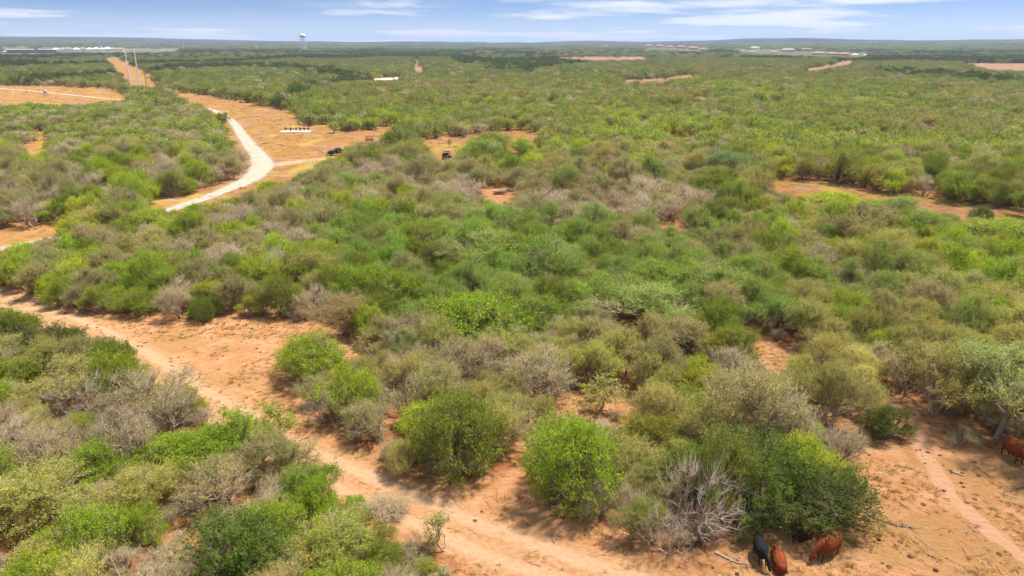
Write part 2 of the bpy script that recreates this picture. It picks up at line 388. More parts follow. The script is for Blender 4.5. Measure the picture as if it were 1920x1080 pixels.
def build_ground():
    xs_in = axis([(-46, 46, 0.5)])
    xs_mid = axis([(46, 420, 2.2)])[1:]
    xs_out = growing(420, 9800, 4, 1.09)
    side = np.concatenate([xs_mid, xs_out])
    X = np.concatenate([-side[::-1], xs_in, side])
    Y = np.concatenate([np.array([-300, -120, -40, 0, 12]), axis([(18, 105, 0.5)]), axis([(105, 420, 1.8)])[1:], growing(420, 9600, 3, 1.045)])
    gx, gy = np.meshgrid(X, Y); x, y = gx.ravel(), gy.ravel()
    z = ground_height(x, y)
    op, go, br = masks(x, y); tr, ru, pa = track_masks(x, y)
    br = br * (1 - go)
    nx, ny = len(X), len(Y)
    i = np.arange(nx * ny).reshape(ny, nx)
    F = np.stack([i[:-1, :-1], i[:-1, 1:], i[1:, 1:], i[1:, :-1]], -1).reshape(-1, 4)
    fc = F.mean(1)
    on_track = tr[F].mean(1) > 0.5; on_path = (pa[F].mean(1) > 0.5) & ~on_track
    V = np.stack([x, y, z], 1)
    wd = np.clip((np.hypot(x, y) - 2900) / 2600 + 0.5 * (fbm(x / 500, y / 900, 88, 3) - 0.5), 0, 1)
    at = dict(open=op, gold=go, brush=br, track=tr, rut=ru, path=pa, far_dark=wd)
    for name, sel in (('ground', ~(on_track | on_path)), ('dirt_track', on_track), ('cattle_path', on_path)):
        f = F[sel]; used, inv = np.unique(f, return_inverse=True)
        me = mesh_np(name, V[used], inv.reshape(-1, 4), [M_SOIL], True, {k: (a[used], 'FLOAT') for k, a in at.items()})
        o = link(bpy.data.objects.new(name, me)); tag(o, kind='structure')
build_ground()

# roads and fields that lie on the plain as sheets of their own
def sheet_mat(name, c1, c2, scale, edge=True):
    m = new_mat(name); nt = m.node_tree; N = nt.nodes.new; L = nt.links.new
    o = N('ShaderNodeOutputMaterial'); d = N('ShaderNodeBsdfDiffuse'); geo = N('ShaderNodeNewGeometry')
    n = N('ShaderNodeTexNoise'); n.inputs['Scale'].default_value = scale; n.inputs['Detail'].default_value = 7; L(geo.outputs['Position'], n.inputs['Vector'])
    r = N('ShaderNodeMapRange'); r.inputs[1].default_value = 0.32; r.inputs[2].default_value = 0.68; L(n.outputs['Fac'], r.inputs[0])
    mx = N('ShaderNodeMix'); mx.data_type = 'RGBA'; mx.inputs[6].default_value = (*c1, 1); mx.inputs[7].default_value = (*c2, 1); L(r.outputs[0], mx.inputs[0]); L(mx.outputs[2], d.inputs[0])
    if edge:
        a = N('ShaderNodeAttribute'); a.attribute_name = 'edge'
        s = N('ShaderNodeMath'); s.operation = 'ADD'; L(a.outputs['Fac'], s.inputs[0]); L(n.outputs['Fac'], s.inputs[1])
        k = N('ShaderNodeMapRange'); k.interpolation_type = 'SMOOTHSTEP'; k.inputs[1].default_value = 0.60; k.inputs[2].default_value = 1.1; L(s.outputs[0], k.inputs[0])
        t = N('ShaderNodeBsdfTransparent'); ms = N('ShaderNodeMixShader'); L(k.outputs[0], ms.inputs[0]); L(t.outputs[0], ms.inputs[1]); L(d.outputs[0], ms.inputs[2]); L(ms.outputs[0], o.inputs[0])
    else: L(d.outputs[0], o.inputs[0])
    return m
def ribbon(name, pts, widths, mat, lift=0.05):
    P = np.array(smooth(pts, 10)); W = np.interp(np.linspace(0, 1, len(P)), np.linspace(0, 1, len(widths)), widths)
    T = np.gradient(P, axis=0); T /= np.linalg.norm(T, axis=1)[:, None]; Nn = np.stack([-T[:, 1], T[:, 0]], 1)
    cols = np.array([-1.2, -0.8, -0.5, -0.2, 0, 0.2, 0.5, 0.8, 1.2]); ed = np.array([0, 0.30, 0.62, 0.70, 0.58, 0.70, 0.62, 0.30, 0.0])
    Q = P[:, None] + Nn[:, None] * (cols[None, :, None] * W[:, None, None] / 2)
    z = ground_height(Q[..., 0], Q[..., 1]) + lift
    V = np.concatenate([Q, z[..., None]], -1).reshape(-1, 3); nc = len(cols)
    i = np.arange(len(V)).reshape(-1, nc); F = np.stack([i[:-1, :-1], i[1:, :-1], i[1:, 1:], i[:-1, 1:]], -1).reshape(-1, 4)
    me = mesh_np(name, V, F, [mat], True, {'edge': (np.tile(ed, len(P)), 'FLOAT')})
    return tag(link(bpy.data.objects.new(name, me)), kind='structure')
def patch(name, poly_px, mat, lift=0.08):
    P = gp(poly_px); c = np.mean(P, 0)
    ring = [a + (b - a) * t for a, b in zip(P, P[1:] + P[:1]) for t in np.linspace(0, 1, 9)[:-1]]; rr = [p + (p - c) * (0.35 * (fbm(np.array([p[0] / 14]), np.array([p[1] / 40]), 7, 3)[0] - 0.5)) for p in ring]
    inner = [c + (p - c) * 0.8 for p in rr]
    V = np.array([[*p, 0] for p in rr + inner] + [[*c, 0]]); V[:, 2] = ground_height(V[:, 0], V[:, 1]) + lift
    n = len(rr); k = np.arange(n)
    quads = np.stack([k, (k + 1) % n, n + (k + 1) % n, n + k], 1); tris = np.stack([n + k, n + (k + 1) % n, np.full(n, 2 * n)], 1)
    ed = np.concatenate([np.zeros(n), np.ones(n + 1)])
    me = mesh_np(name, V, [quads, tris], [mat], True, {'edge': (ed, 'FLOAT')})
    return tag(link(bpy.data.objects.new(name, me)), kind='structure')
M_CALICHE = sheet_mat('caliche', (0.44, 0.38, 0.31), (0.36, 0.29, 0.22), 0.45)
M_TRAMPLED = sheet_mat('trampled_soil', (0.48, 0.30, 0.19), (0.40, 0.22, 0.11), 0.25)
M_FIELD = sheet_mat('ploughed_soil', (0.30, 0.175, 0.12), (0.23, 0.15, 0.085), 0.03)
M_PALE = sheet_mat('pale_caliche', (0.68, 0.58, 0.44), (0.55, 0.43, 0.30), 0.05)
ribbon('gravel_road', gp([(388,203),(412,212),(435,228),(452,250),(470,275),(490,300),(488,318),(462,340),(420,358),(370,377),(300,400),(200,425),(80,452),(-40,476),(-200,500)]), [3.8, 3.8, 4.2, 4.6, 5.6, 7.4, 6.6, 5.0, 4.0, 3.6, 3.4, 3.2, 3.0, 3.0], M_CALICHE, 0.06)
ribbon('side_track', gp([(500,312),(540,306),(590,300),(640,298)]), [6, 7, 6, 5], M_TRAMPLED, 0.05)
ribbon('far_road', gp([(-60,160),(0,166),(60,171),(130,178),(200,185),(300,192)]), [4.6, 4.6, 4.4, 4.2, 4.0], M_CALICHE, 0.07)
for nm, key, mt in (('ploughed_field', 'brown_field', M_FIELD), ('bare_field', 'bare_field', M_FIELD), ('caliche_pad', 'pale_pad', M_PALE), ('dirt_lane', 'dirt_lane', M_FIELD), ('farm_lane', 'right_lane', M_FIELD), ('brush_lane', 'low_lane', M_FIELD)):
    patch(nm, FAR_OPEN[key], mt)

# ------------------------------------------------------------------ plants: a balanced branching skeleton grown to points in a lumpy crown
def unit(v): return v / (np.linalg.norm(v, axis=-1, keepdims=True) + 1e-9)
def dome_points(r, n, R, H, z0, shell):
    """points of a compact round crown with a bumpy skin"""
    B = unit(r.normal(size=(26, 3))); A = r.uniform(-0.22, 0.24, 26); out = []
    while len(out) < n:
        d = unit(r.normal(size=3)); b = (A * np.exp(-((1 - B @ d) / 0.16) ** 2)).sum()
        q = (1 - shell * r.random() ** 1.6) * (1 + b); zc = H * 0.46
        p = np.array([d[0] * R * q, d[1] * R * q, zc + d[2] * (H - zc) * q])
        if p[2] < z0 * r.uniform(0.5, 1.5): continue
        out.append(p)
    return np.array(out)
def crown_points(r, n, R, H, z0, lobes, shell, flat):
    """points in a ragged crown of overlapping lobes; R half width, H top, z0 underside"""
    C, S = [], []
    lean = r.normal(0, 0.12, 2) * R
    for k in range(lobes):
        a = r.uniform(0, 2 * math.pi); q = R * (0.1 if k == 0 else r.uniform(0.25, 0.72))
        s = R * r.uniform(0.26, 0.50)
        top = H * (1 - 0.25 * (q / R) ** 2) * (1.0 if k == 0 else r.uniform(0.55, 1.0))
        sz = max(0.22 * (H - z0), s * flat * r.uniform(0.8, 1.3))
        f = max(top - sz, z0 + sz * 0.35)
        C.append((q * math.cos(a) + lean[0] * f / H, q * math.sin(a) + lean[1] * f / H, f)); S.append((s, s * r.uniform(0.8, 1.2), sz))
    C, S = np.array(C), np.array(S); w = (S[:, 0] ** 1.6); w /= w.sum()
    out = []
    while len(out) < n:
        k = r.choice(lobes, p=w); d = unit(r.normal(size=3)); d[2] = abs(d[2]) if r.random() < 0.7 else d[2]
        rad = 1 - shell * r.random() ** 1.5
        if r.random() < 0.06: rad = r.uniform(1.05, 1.4)              # stray shoots
        p = C[k] + d * S[k] * rad
        if p[2] < z0 * r.uniform(0.7, 1.3): continue
        inner = (((p - C) / S) ** 2).sum(1); inner[k] = 9
        if inner.min() < 0.4 and r.random() < 0.75: continue
        out.append(p)
    return np.array(out)
def grow(r, tips, stems, base_r, bf=0.45, bow=0.12, tilt=0.5):
    """connect tips to stems; returns node positions, parents"""
    P, par, plen = [np.zeros(3)], [-1], [0.0]
    for k in range(stems):
        a = r.uniform(0, 6.28); q = base_r * r.uniform(0.3, 1)
        P.append(np.array([q * math.cos(a), q * math.sin(a), 0.12])); par.append(0); plen.append(0.1)
    order = np.argsort(np.linalg.norm(tips * np.array([1, 1, 0.8]), axis=1) + r.uniform(0, 0.3, len(tips)))
    is_tip = []
    buf = np.zeros((len(tips) * 5 + 20, 3)); lb = np.zeros(len(buf)); n = len(P)
    buf[:n] = P; lb[:n] = plen
    for i in order:
        t = tips[i]
        d = np.linalg.norm(buf[:n] - t, axis=1)
        back = np.maximum(0, buf[:n, 2] - t[2]) * 1.2                  # branches rather climb than hang
        cost = d + bf * lb[:n] + back; cost[0] = 1e9
        j = int(np.argmin(cost)); L = d[j]; m = int(min(4, max(1, round(L / 0.55))))
        prev = j; a = buf[j].copy(); side = r.normal(size=3) * bow * L
        for s in range(1, m + 1):
            f = s / m; q = a + (t - a) * f
            if s < m: q = q + (side + np.array([0, 0, tilt * 0.25 * L])) * math.sin(math.pi * f) + r.normal(size=3) * 0.03 * L
            lb[n] = lb[prev] + np.linalg.norm(q - buf[prev]); buf[n] = q; par.append(prev); prev = n; n += 1
        is_tip.append(n - 1)
    return buf[:n].copy(), np.array(par), np.array(is_tip)
def tubes(P, par, rad, sides_thick=5):
    """every segment a tapered prism, thick ones rounder"""
    V, F, off = [], [], 0
    ch = np.arange(1, len(P)); ch = ch[par[ch] >= 0]
    for sides, sel in ((sides_thick, rad[ch] > 0.03), (3, rad[ch] <= 0.03)):
        c = ch[sel]
        if not len(c): continue
        a, b = P[par[c]], P[c]; ra = np.minimum(rad[par[c]], rad[c] * 1.6); rb = rad[c]
        t = unit(b - a); ref = np.where(np.abs(t[:, 2:3]) > 0.9, [[1.0, 0, 0]], [[0, 0, 1.0]])
        u = unit(np.cross(t, ref)); w = np.cross(t, u)
        ang = 2 * np.pi * np.arange(sides) / sides
        ring = u[:, None] * np.cos(ang)[None, :, None] + w[:, None] * np.sin(ang)[None, :, None]
        va = a[:, None] + ring * ra[:, None, None]; vb = b[:, None] + ring * rb[:, None, None]
        V.append(np.concatenate([va, vb], 1).reshape(-1, 3))
        base = off + np.arange(len(c))[:, None] * 2 * sides; k = np.arange(sides)
        F.append(np.stack([base + k, base + (k + 1) % sides, base + sides + (k + 1) % sides, base + sides + k], -1).reshape(-1, 4))
        off += len(c) * 2 * sides
    return np.concatenate(V), np.concatenate(F)
def twigs(r, roots, dirs, length, rad, up=0.25):
    """fine twigs: slim three-sided spikes"""
    n = len(roots); d = unit(dirs + r.normal(size=(n, 3)) * 0.6 + np.array([0, 0, up])); L = length * r.uniform(0.5, 1.2, n)
    tip = roots + d * L[:, None]; u = unit(np.cross(d, r.normal(size=(n, 3)))); w = np.cross(d, u)
    ring = [roots + (u * math.cos(a) + w * math.sin(a)) * rad for a in (0, 2.094, 4.189)]
    V = np.stack(ring + [tip], 1).reshape(-1, 3); b = np.arange(n)[:, None] * 4
    F = np.concatenate([b + np.array([[0, 1, 3]]), b + np.array([[1, 2, 3]]), b + np.array([[2, 0, 3]])])
    return V, F, tip, d
def leaves(r, roots, tips, per, spread, size, aspect, up=0.45, drop=0.0):
    """leaf faces set along each twig, one value per leaf for its tone"""
    n = len(roots); A = np.repeat(roots, per, 0); B = np.repeat(tips, per, 0); N = len(A)
    f = r.uniform(0.15, 1.12, N)[:, None]; ax = unit(B - A)
    pos = A + (B - A) * f + r.normal(size=(N, 3)) * spread
    nrm = unit(r.normal(size=(N, 3)) * 0.7 + np.array([0, 0, up]))
    t = unit(ax * 0.9 + r.normal(size=(N, 3)) * 0.75); t[:, 2] -= drop; t = unit(t); w = unit(np.cross(nrm, t)); nrm = np.cross(t, w)
    s = size * r.uniform(0.55, 1.35, N)
    hl, hw = (s / 2)[:, None] * t, (s * aspect / 2)[:, None] * w
    bend = nrm * (s * 0.12)[:, None]
    V = np.stack([pos - hl, pos - hw + bend, pos + hl, pos + hw + bend], 1).reshape(-1, 3)
    F = np.arange(N * 4).reshape(-1, 4)
    tone = np.repeat(r.uniform(0, 1, n), per) * 0.5 + r.uniform(0, 1, N) * 0.5
    return V, F, np.repeat(tone, 4)
PLANTS = {}
def make_plant(key, seed, R, H, z0, tips, lobes, shell, flat, stems, base_r, tip_r, bark, twig=(2, 0.4, 0.007), leaf=None, pipe=0.5, bf=0.45, bow=0.12, leaf_frac=1.0, up=0.25, wood_twigs=1.0):
    r = np.random.default_rng(seed)
    T = dome_points(r, tips, R, H, z0, shell) if lobes == 0 else crown_points(r, tips, R, H, z0, lobes, shell, flat)
    P, par, tip = grow(r, T, stems, base_r, bf, bow)
    cnt = np.zeros(len(P)); cnt[tip] = 1
    for i in range(len(P) - 1, 0, -1): cnt[par[i]] += cnt[i]
    rad = tip_r * np.maximum(cnt, 1) ** pipe
    V, F = tubes(P, par, rad); Fs = [F]
    out = unit(P[tip] - np.array([0, 0, H * 0.25]))
    roots = np.repeat(P[tip], twig[0], 0); dr = np.repeat(out, twig[0], 0)
    seg = np.repeat(P[tip] - P[par[tip]], twig[0], 0); roots = roots - seg * r.uniform(0, 0.7, (len(roots), 1))
    long = twig[1] * np.where(r.random(len(roots)) < 0.12, 1.7, 1.0)
    tv, tf, te, td = twigs(r, roots, dr, long, twig[2], up)
    sel = np.repeat(r.random(len(roots)) < wood_twigs, 1); keep = np.where(sel)[0]
    n = len(roots); fsel = np.concatenate([keep, n + keep, 2 * n + keep])
    Fs.append(tf[fsel] + len(V)); V = np.concatenate([V, tv])
    wood = mesh_np(key + '_wood', V, Fs, [bark])
    crown = None
    if leaf:
        cl = unit(r.normal(size=(9, 3))); patchy = np.clip(1.25 - 0.9 * np.max(np.clip(unit(roots - [0, 0, H * .4]) @ cl.T - 0.72, 0, 1) * 3.6, axis=1), 0.15, 1)
        k = r.random(len(roots)) < leaf_frac * patchy
        lv, lf, lt = leaves(r, roots[k], te[k], **leaf)
        crown = mesh_np(key + '_leaves', lv, lf, [M_LEAF], False, {'var': (lt, 'FLOAT')})
    ext = np.concatenate([roots, te]); R = float(np.quantile(np.hypot(ext[:, 0], ext[:, 1]), 0.95)); H = float(np.quantile(ext[:, 2], 0.985))
    PLANTS.setdefault(key.rsplit('_', 1)[0], []).append((wood, crown, R, H))
for k in range(4):   # dense leafy bush down to the ground
    make_plant(f'leafy_{k}', 100 + k, 2.6, 3.9, 0.2, 660, 9 + 2 * k, 0.6, 0.8, 5, 0.35, 0.010, M_BARK, (3, 0.55, 0.007), dict(per=13, spread=0.08, size=0.115, aspect=0.42), up=0.35, wood_twigs=0.5)
for k in range(2):   # compact round bush
    make_plant(f'dome_{k}', 120 + k, 2.3, 3.7, 0.2, 820, 0, 0.5, 1.0, 6, 0.35, 0.009, M_BARK, (3, 0.42, 0.006), dict(per=11, spread=0.08, size=0.115, aspect=0.42), up=0.3, wood_twigs=0.4)
for k in range(3):   # small tree with an open underside, leaf clumps apart
    make_plant(f'tree_{k}', 130 + k, 2.7, 4.0, 1.3, 380, 7 + k, 0.5, 0.6, 4, 0.3, 0.011, M_GREY, (3, 0.5, 0.007), dict(per=12, spread=0.08, size=0.12, aspect=0.42))
for k in range(5):   # feathery mesquite, twigs showing through
    make_plant(f'mesquite_{k}', 160 + k, 2.8, 4.1, 0.45, 500, 8 + 2 * (k % 3), 0.7, 0.62, 4, 0.3, 0.009, M_GREY, (4, 0.62, 0.007), dict(per=11, spread=0.07, size=0.115, aspect=0.34, drop=0.1), up=0.3, pipe=0.43)
for k in range(4):   # nearly bare grey thornbush
    make_plant(f'bare_{k}', 190 + k, 2.2, 3.1, 0.4, 360, 8 + k, 0.85, 0.75, 8, 0.35, 0.009, M_GREY, (6, 0.62, 0.0065), dict(per=3, spread=0.05, size=0.11, aspect=0.4), bf=0.5, bow=0.2, leaf_frac=0.45, up=0.35)
for k in range(2):   # dead limbs
    make_plant(f'dead_{k}', 224 + k, 2.8, 2.6, 0.1, 300, 12, 0.95, 0.6, 9, 0.6, 0.0085, M_DEAD, (4, 0.65, 0.0065), None, pipe=0.36, bf=0.3, bow=0.12, up=0.0)
for k in range(2):   # young thin tree
    make_plant(f'sapling_{k}', 240 + k, 1.3, 3.0, 0.7, 70, 4, 0.8, 1.2, 3, 0.2, 0.009, M_GREY, (4, 0.5, 0.006), dict(per=7, spread=0.08, size=0.15, aspect=0.36), bf=0.6)
for k in range(3):   # the same kinds with fewer, broader leaves for far away
    make_plant(f'farleafy_{k}', 300 + k, 2.7, 3.7, 0.25, 120, 8 + k, 0.5, 0.8, 3, 0.3, 0.02, M_BARK, (3, 0.7, 0.012), dict(per=5, spread=0.16, size=0.30, aspect=0.5), wood_twigs=0.3)
for k in range(2):
    make_plant(f'farbare_{k}', 320 + k, 2.4, 2.8, 0.3, 120, 6, 0.7, 0.8, 5, 0.3, 0.018, M_GREY, (5, 0.7, 0.016), dict(per=2, spread=0.15, size=0.24, aspect=0.5), leaf_frac=0.3)

# tints: the leaf colour of each kind of plant
LIME, BRIGHT, GREEN, BLUE = (0.388, 0.455, 0.039), (0.312, 0.413, 0.031), (0.229, 0.292, 0.033), (0.274, 0.380, 0.053)
OLIVE, DULL, DARK, YELLOW, GREYG = (0.402, 0.396, 0.090), (0.390, 0.363, 0.125), (0.128, 0.171, 0.029), (0.491, 0.451, 0.103), (0.424, 0.385, 0.163)
VIVID = (0.245, 0.407, 0.039)
KINDS = {  # kind: (plant shape, object name, category, group)
 'leafy': ('leafy', 'leafy_shrub', 'shrub', 'leafy shrubs of the brush'),
 'dome': ('dome', 'leafy_shrub', 'shrub', 'leafy shrubs of the brush'),
 'tree': ('tree', 'small_tree', 'tree', 'small trees of the brush'),
 'mesquite': ('mesquite', 'mesquite_tree', 'tree', 'feathery mesquite trees of the brush'),
 'bare': ('bare', 'bare_shrub', 'shrub', 'grey leafless shrubs of the brush'),
 'dead': ('dead', 'dead_shrub', 'dead shrub', 'dead branches of the brush'),
 'sapling': ('sapling', 'sapling', 'tree', 'thin young trees'),
}
individuals = []   # (x, y, half width, height, kind, tint, label or None)
def put(px, py, w, h, kind, tint, label=None, depth_push=None):
    """a plant whose foot stands at a photo pixel and whose crown is w by h photo pixels"""
    g = ground_at(px, py); s = (g[1] * FW[1] - CAM_H * FW[2]) / F_PX
    R = w * s / 2
    dep = math.atan2(CAM_H, np.hypot(*g))
    hm = h * s                                  # seen height = H cos(dep) + depth of the crown R sin(dep)
    H = max(0.55 * R, (hm - 0.8 * R * math.sin(dep)) / math.cos(dep))
    g2 = g + unit(g) * R * 0.55                 # foot pixel is the near edge of the crown
    individuals.append((g2[0], g2[1], R, H, kind, tint, label))
exec_list = [
 # --- foreground right of the track
 (860,912,188,172,'dome',GREEN,'large round dark green bush standing alone on the upper side of the dirt track'),
 (1072,972,185,185,'dome',BRIGHT,'bright green bush right of the large round bush on the track side'),
 (590,728,150,108,'leafy',BRIGHT,'bright green small tree at the edge of the sandy clearing'),
 (655,795,125,110,'leafy',BRIGHT,'bright green tree rising behind pale bare limbs next to the clearing'),
 (620,815,105,95,'dead',GREYG,'pale bare limbs in front of the green tree beside the sandy clearing'),
 (710,840,120,95,'bare',OLIVE,'grey twiggy bush left of the large round bush'),
 (770,800,130,110,'bare',OLIVE,'grey thornbush just up-slope of the large round bush'),
 (735,880,80,60,'bare',DULL,'low dry twiggy bush at the foot of the large round bush'),
 (1005,900,40,90,'sapling',GREYG,'thin leafless sapling between the two big green bushes'),
 (1000,815,90,70,'leafy',DULL,'small dull bush behind the gap between two big green bushes'),
 (1120,985,110,90,'bare',OLIVE,'bare low shrub at the foot of the bright green bush by the track'),
 (1175,985,60,80,'bare',OLIVE,'thin bare shrub right of the low shrub below the bright green bush'),
 (1215,870,120,95,'leafy',(0.26,0.28,0.026),'yellow-olive bush right behind the bright green bush by the track'),
 # --- bottom right cluster by the cows
 (1500,1005,230,150,'leafy',(0.15,0.20,0.032),'dark green bush overhanging the grazing red cow'),
 (1420,985,200,160,'dome',DARK,'darkest dense bush straight behind the black cow'),
 (1335,1000,150,190,'tree',GREEN,'green tree with pale forked trunk left of the black cow'),
 (1285,1045,215,185,'dead',GREYG,'dead pale tree sprawling over the ground left of the cows'),
 (1245,1060,130,110,'dead',GREYG,'low heap of dead limbs at the foot of the sprawling dead tree'),
 (1230,990,110,80,'leafy',DULL,'small dull bush behind the heap of dead limbs'),
 (1400,990,110,80,'dead',GREYG,'arching dead limbs above the black cow'),
 (1405,880,190,190,'mesquite',DULL,'tall grey-stemmed mesquite rising above the dark bushes by the cows'),
 (1480,880,150,150,'bare',OLIVE,'tall bare shrub with thin leaves behind the dark bush by the cows'),
 (1330,880,120,130,'mesquite',OLIVE,'grey-stemmed mesquite left of the tall one above the cows'),
 (1300,820,120,90,'leafy',GREEN,'shaded green bush behind the yellow-olive bush'),
 (1250,790,70,60,'bare',GREYG,'small pale bare shrub at the edge of the red gap'),
 (1560,905,110,110,'bare',GREYG,'lilac-grey bare shrub at the left rim of the cow clearing'),
 (1560,830,150,150,'mesquite',OLIVE,'olive mesquite above the left rim of the cow clearing'),
 (1655,835,105,70,'leafy',DARK,'low dark green spiky bush beside the cattle path'),
 (1640,825,90,50,'dead',GREYG,'fallen pale branches across the low dark bush'),
 (1745,800,200,165,'mesquite',OLIVE,'wide feathery mesquite over the top end of the cattle path'),
 (1860,855,260,210,'mesquite',(0.338,0.403,0.104),'largest feathery mesquite shading the half-hidden red cow'),
 (1990,900,200,220,'mesquite',OLIVE,'feathery mesquite cut by the frame behind the half-hidden cow'),
 # --- centre
 (890,672,185,120,'dome',BRIGHT,'bright green bush in the middle of the brush above the grey thicket'),
 (1000,640,120,90,'leafy',GREEN,'dark green bush right of the bright central bush'),
 (735,596,112,96,'dome',BRIGHT,'round bright green bush above the sandy clearing'),
 (640,640,120,90,'mesquite',DULL,'leaning grey mesquite on the far rim of the sandy clearing'),
 (382,608,52,50,'dome',GREEN,'small round green bush jutting into the sandy clearing'),
 (855,745,150,120,'bare',OLIVE,'grey thicket bush below the bright central bush'),
 (930,735,150,110,'bare',DULL,'wide grey bush in the middle of the grey thicket'),
 (1010,765,170,115,'bare',OLIVE,'large pale thornbush at the right end of the grey thicket'),
 (1130,775,110,85,'sapling',OLIVE,'thin pale olive tree standing over the red gap'),
 (780,720,110,80,'bare',GREYG,'lilac-grey dry bush at the left end of the grey thicket'),
 (700,690,60,70,'sapling',DULL,'slim dry sapling on the right rim of the sandy clearing'),
 (590,600,90,70,'bare',GREYG,'grey bare bush leaning over the far rim of the clearing'),
 (905,520,200,95,'mesquite',BLUE,'blue-green feathery mesquite in the centre of the brush'),
 (1015,560,150,120,'mesquite',VIVID,'vivid green feathery mesquite right of the blue-green one'),
 (1200,655,260,120,'mesquite',BLUE,'wide vivid green canopy above the red gap'),
 (1120,600,140,90,'mesquite',BLUE,'blue-green mesquite joining the wide vivid canopy'),
 (1330,590,170,100,'mesquite',BLUE,'blue-green mesquite at the right end of the vivid band'),
 (1280,700,170,100,'mesquite',DULL,'dull mesquite hanging over the red gap'),
 (1225,560,150,80,'mesquite',BLUE,'blue-green mesquite behind the wide vivid canopy'),
 (780,510,130,90,'leafy',GREEN,'green bush left of the blue-green central mesquite'),
 (590,530,110,80,'dome',BRIGHT,'green rounded bush above the far rim of the clearing'),
 (668,520,60,45,'leafy',BRIGHT,'small vivid bush right of the green rounded bush'),
 # --- left foreground, below the track
 (30,668,120,90,'leafy',GREEN,'green bush at the frame edge below the dirt track'),
 (125,690,120,90,'leafy',DARK,'dark green bush beside the upper dirt track'),
 (225,725,85,95,'dome',GREEN,'green bush on the lower rim of the track opposite the clearing'),
 (25,745,110,80,'leafy',LIME,'lime bush at the frame edge in the lower brush'),
 (130,770,200,110,'mesquite',OLIVE,'broad olive mesquite in the lower brush'),
 (160,800,150,110,'dead',GREYG,'white-limbed dead tree in the lower brush'),
 (150,825,72,52,'leafy',LIME,'small lime bush in front of the white-limbed dead tree'),
 (203,790,38,50,'leafy',BRIGHT,'narrow vivid bush right of the white-limbed dead tree'),
 (300,795,180,115,'bare',OLIVE,'thin twiggy bush leaning over the near wheel rut'),
 (250,800,120,80,'bare',GREYG,'grey twiggy bush behind the lime bush in the lower brush'),
 (330,910,195,100,'leafy',BRIGHT,'wide bright green bush in the lower brush'),
 (400,866,130,68,'leafy',(0.234,0.254,0.029),'dark olive bush behind the wide bright bush'),
 (512,845,92,90,'sapling',(0.351,0.403,0.065),'thin pale green sapling leaning over the dirt track'),
 (590,965,135,95,'leafy',GREEN,'green bush on the near rim of the dirt track'),
 (520,920,150,110,'mesquite',DULL,'grey-stemmed mesquite between the two bushes of the lower brush'),
 (460,1110,180,150,'dome',(0.16,0.255,0.036),'dark feathery green bush at the bottom of the frame'),
 (600,1110,200,140,'mesquite',(0.377,0.403,0.058),'yellow-green mesquite at the bottom of the frame'),
 (720,1090,105,80,'leafy',GREEN,'green bush at the bottom near the dirt track'),
 (800,1100,70,50,'leafy',LIME,'low lime bush at the bottom beside the track'),
 (835,1045,80,85,'sapling',GREYG,'leafless sapling on the near rim of the dirt track'),
 (720,1000,130,60,'bare',GREYG,'dry low brush on the near rim of the dirt track'),
 (95,1015,230,140,'mesquite',(0.377,0.384,0.072),'wide yellow-olive mesquite in the bottom corner'),
 (260,1000,150,120,'mesquite',OLIVE,'olive mesquite left of the red gap in the lower brush'),
 (430,990,200,120,'bare',OLIVE,'pale thorny bush right of the red gap in the lower brush'),
 (40,880,150,110,'bare',GREYG,'bare grey bush at the frame edge in the lower brush'),
 (100,880,120,90,'bare',DULL,'bare bush beside the red strip in the lower brush'),
 (300,1080,130,60,'bare',OLIVE,'low twiggy bush at the bottom below the red gap'),
 (60,1110,200,100,'mesquite',YELLOW,'yellow mesquite in the bottom corner of the frame'),
 # --- upper half
 (945,336,55,38,'leafy',LIME,'left of two lime bushes beside the mid clearing'),
 (1000,334,85,48,'leafy',LIME,'right of two lime bushes beside the mid clearing'),
 (963,350,24,18,'leafy',LIME,'tiny lime bush below the pair of lime bushes'),
 (985,292,58,32,'leafy',LIME,'lime bush behind the blue tarp'),
 (1225,330,85,55,'tree',OLIVE,'open-crowned tree with bare forked trunk by the mid clearing'),
 (1365,352,125,70,'mesquite',(0.15,0.27,0.065),'deep blue-green domed tree before the firebreak'),
 (1330,385,110,60,'leafy',GREEN,'green bush below the deep blue-green domed tree'),
 (1555,412,160,58,'leafy',LIME,'wide lime bush below the firebreak'),
 (1680,420,110,55,'mesquite',BLUE,'blue-green tree below the firebreak'),
 (1600,470,170,95,'mesquite',DULL,'large dull mesquite below the wide lime bush'),
 (1832,430,42,44,'dome',DARK,'small round dark tree below the firebreak'),
 (1855,490,200,82,'leafy',(0.351,0.455,0.046),'broad lime-green bush at the right frame edge'),
 (1720,465,130,70,'leafy',GREEN,'green bush left of the broad lime-green one'),
 (745,300,95,58,'tree',GREEN,'tall green tree left of the black utility vehicle'),
 (702,306,75,42,'mesquite',DULL,'dull domed tree behind the dark pickup'),
 (782,300,60,38,'leafy',(0.325,0.332,0.039),'yellow-olive bush left of the black utility vehicle'),
 (905,316,75,55,'mesquite',BLUE,'light green tree right of the black utility vehicle'),
 (920,285,120,36,'mesquite',GREEN,'long green thicket behind the light green tree'),
 (370,346,62,42,'leafy',BRIGHT,'bright bush on the inner curve of the gravel road'),
 (420,325,60,42,'leafy',OLIVE,'olive bush on the inner curve of the gravel road'),
 (505,372,62,32,'leafy',BRIGHT,'bright bush at the near side of the gravel road'),
 (420,232,28,20,'leafy',GREEN,'small bush touching the far end of the gravel road'),
 (103,418,72,42,'leafy',LIME,'lime bush between the two gravel road stretches'),
 (842,276,12,14,'sapling',GREEN,'tiny young tree alone in the golden yard'),
]
for e in exec_list: put(*e)
N_HAND = len(individuals)

WOODS = [(1000,120),(2000,120),(2000,420),(1800,392),(1560,352),(1440,340),(1300,310),(1100,285),(1006,256),(870,262),(780,262),(740,240),(560,215),(320,170),(300,120)]
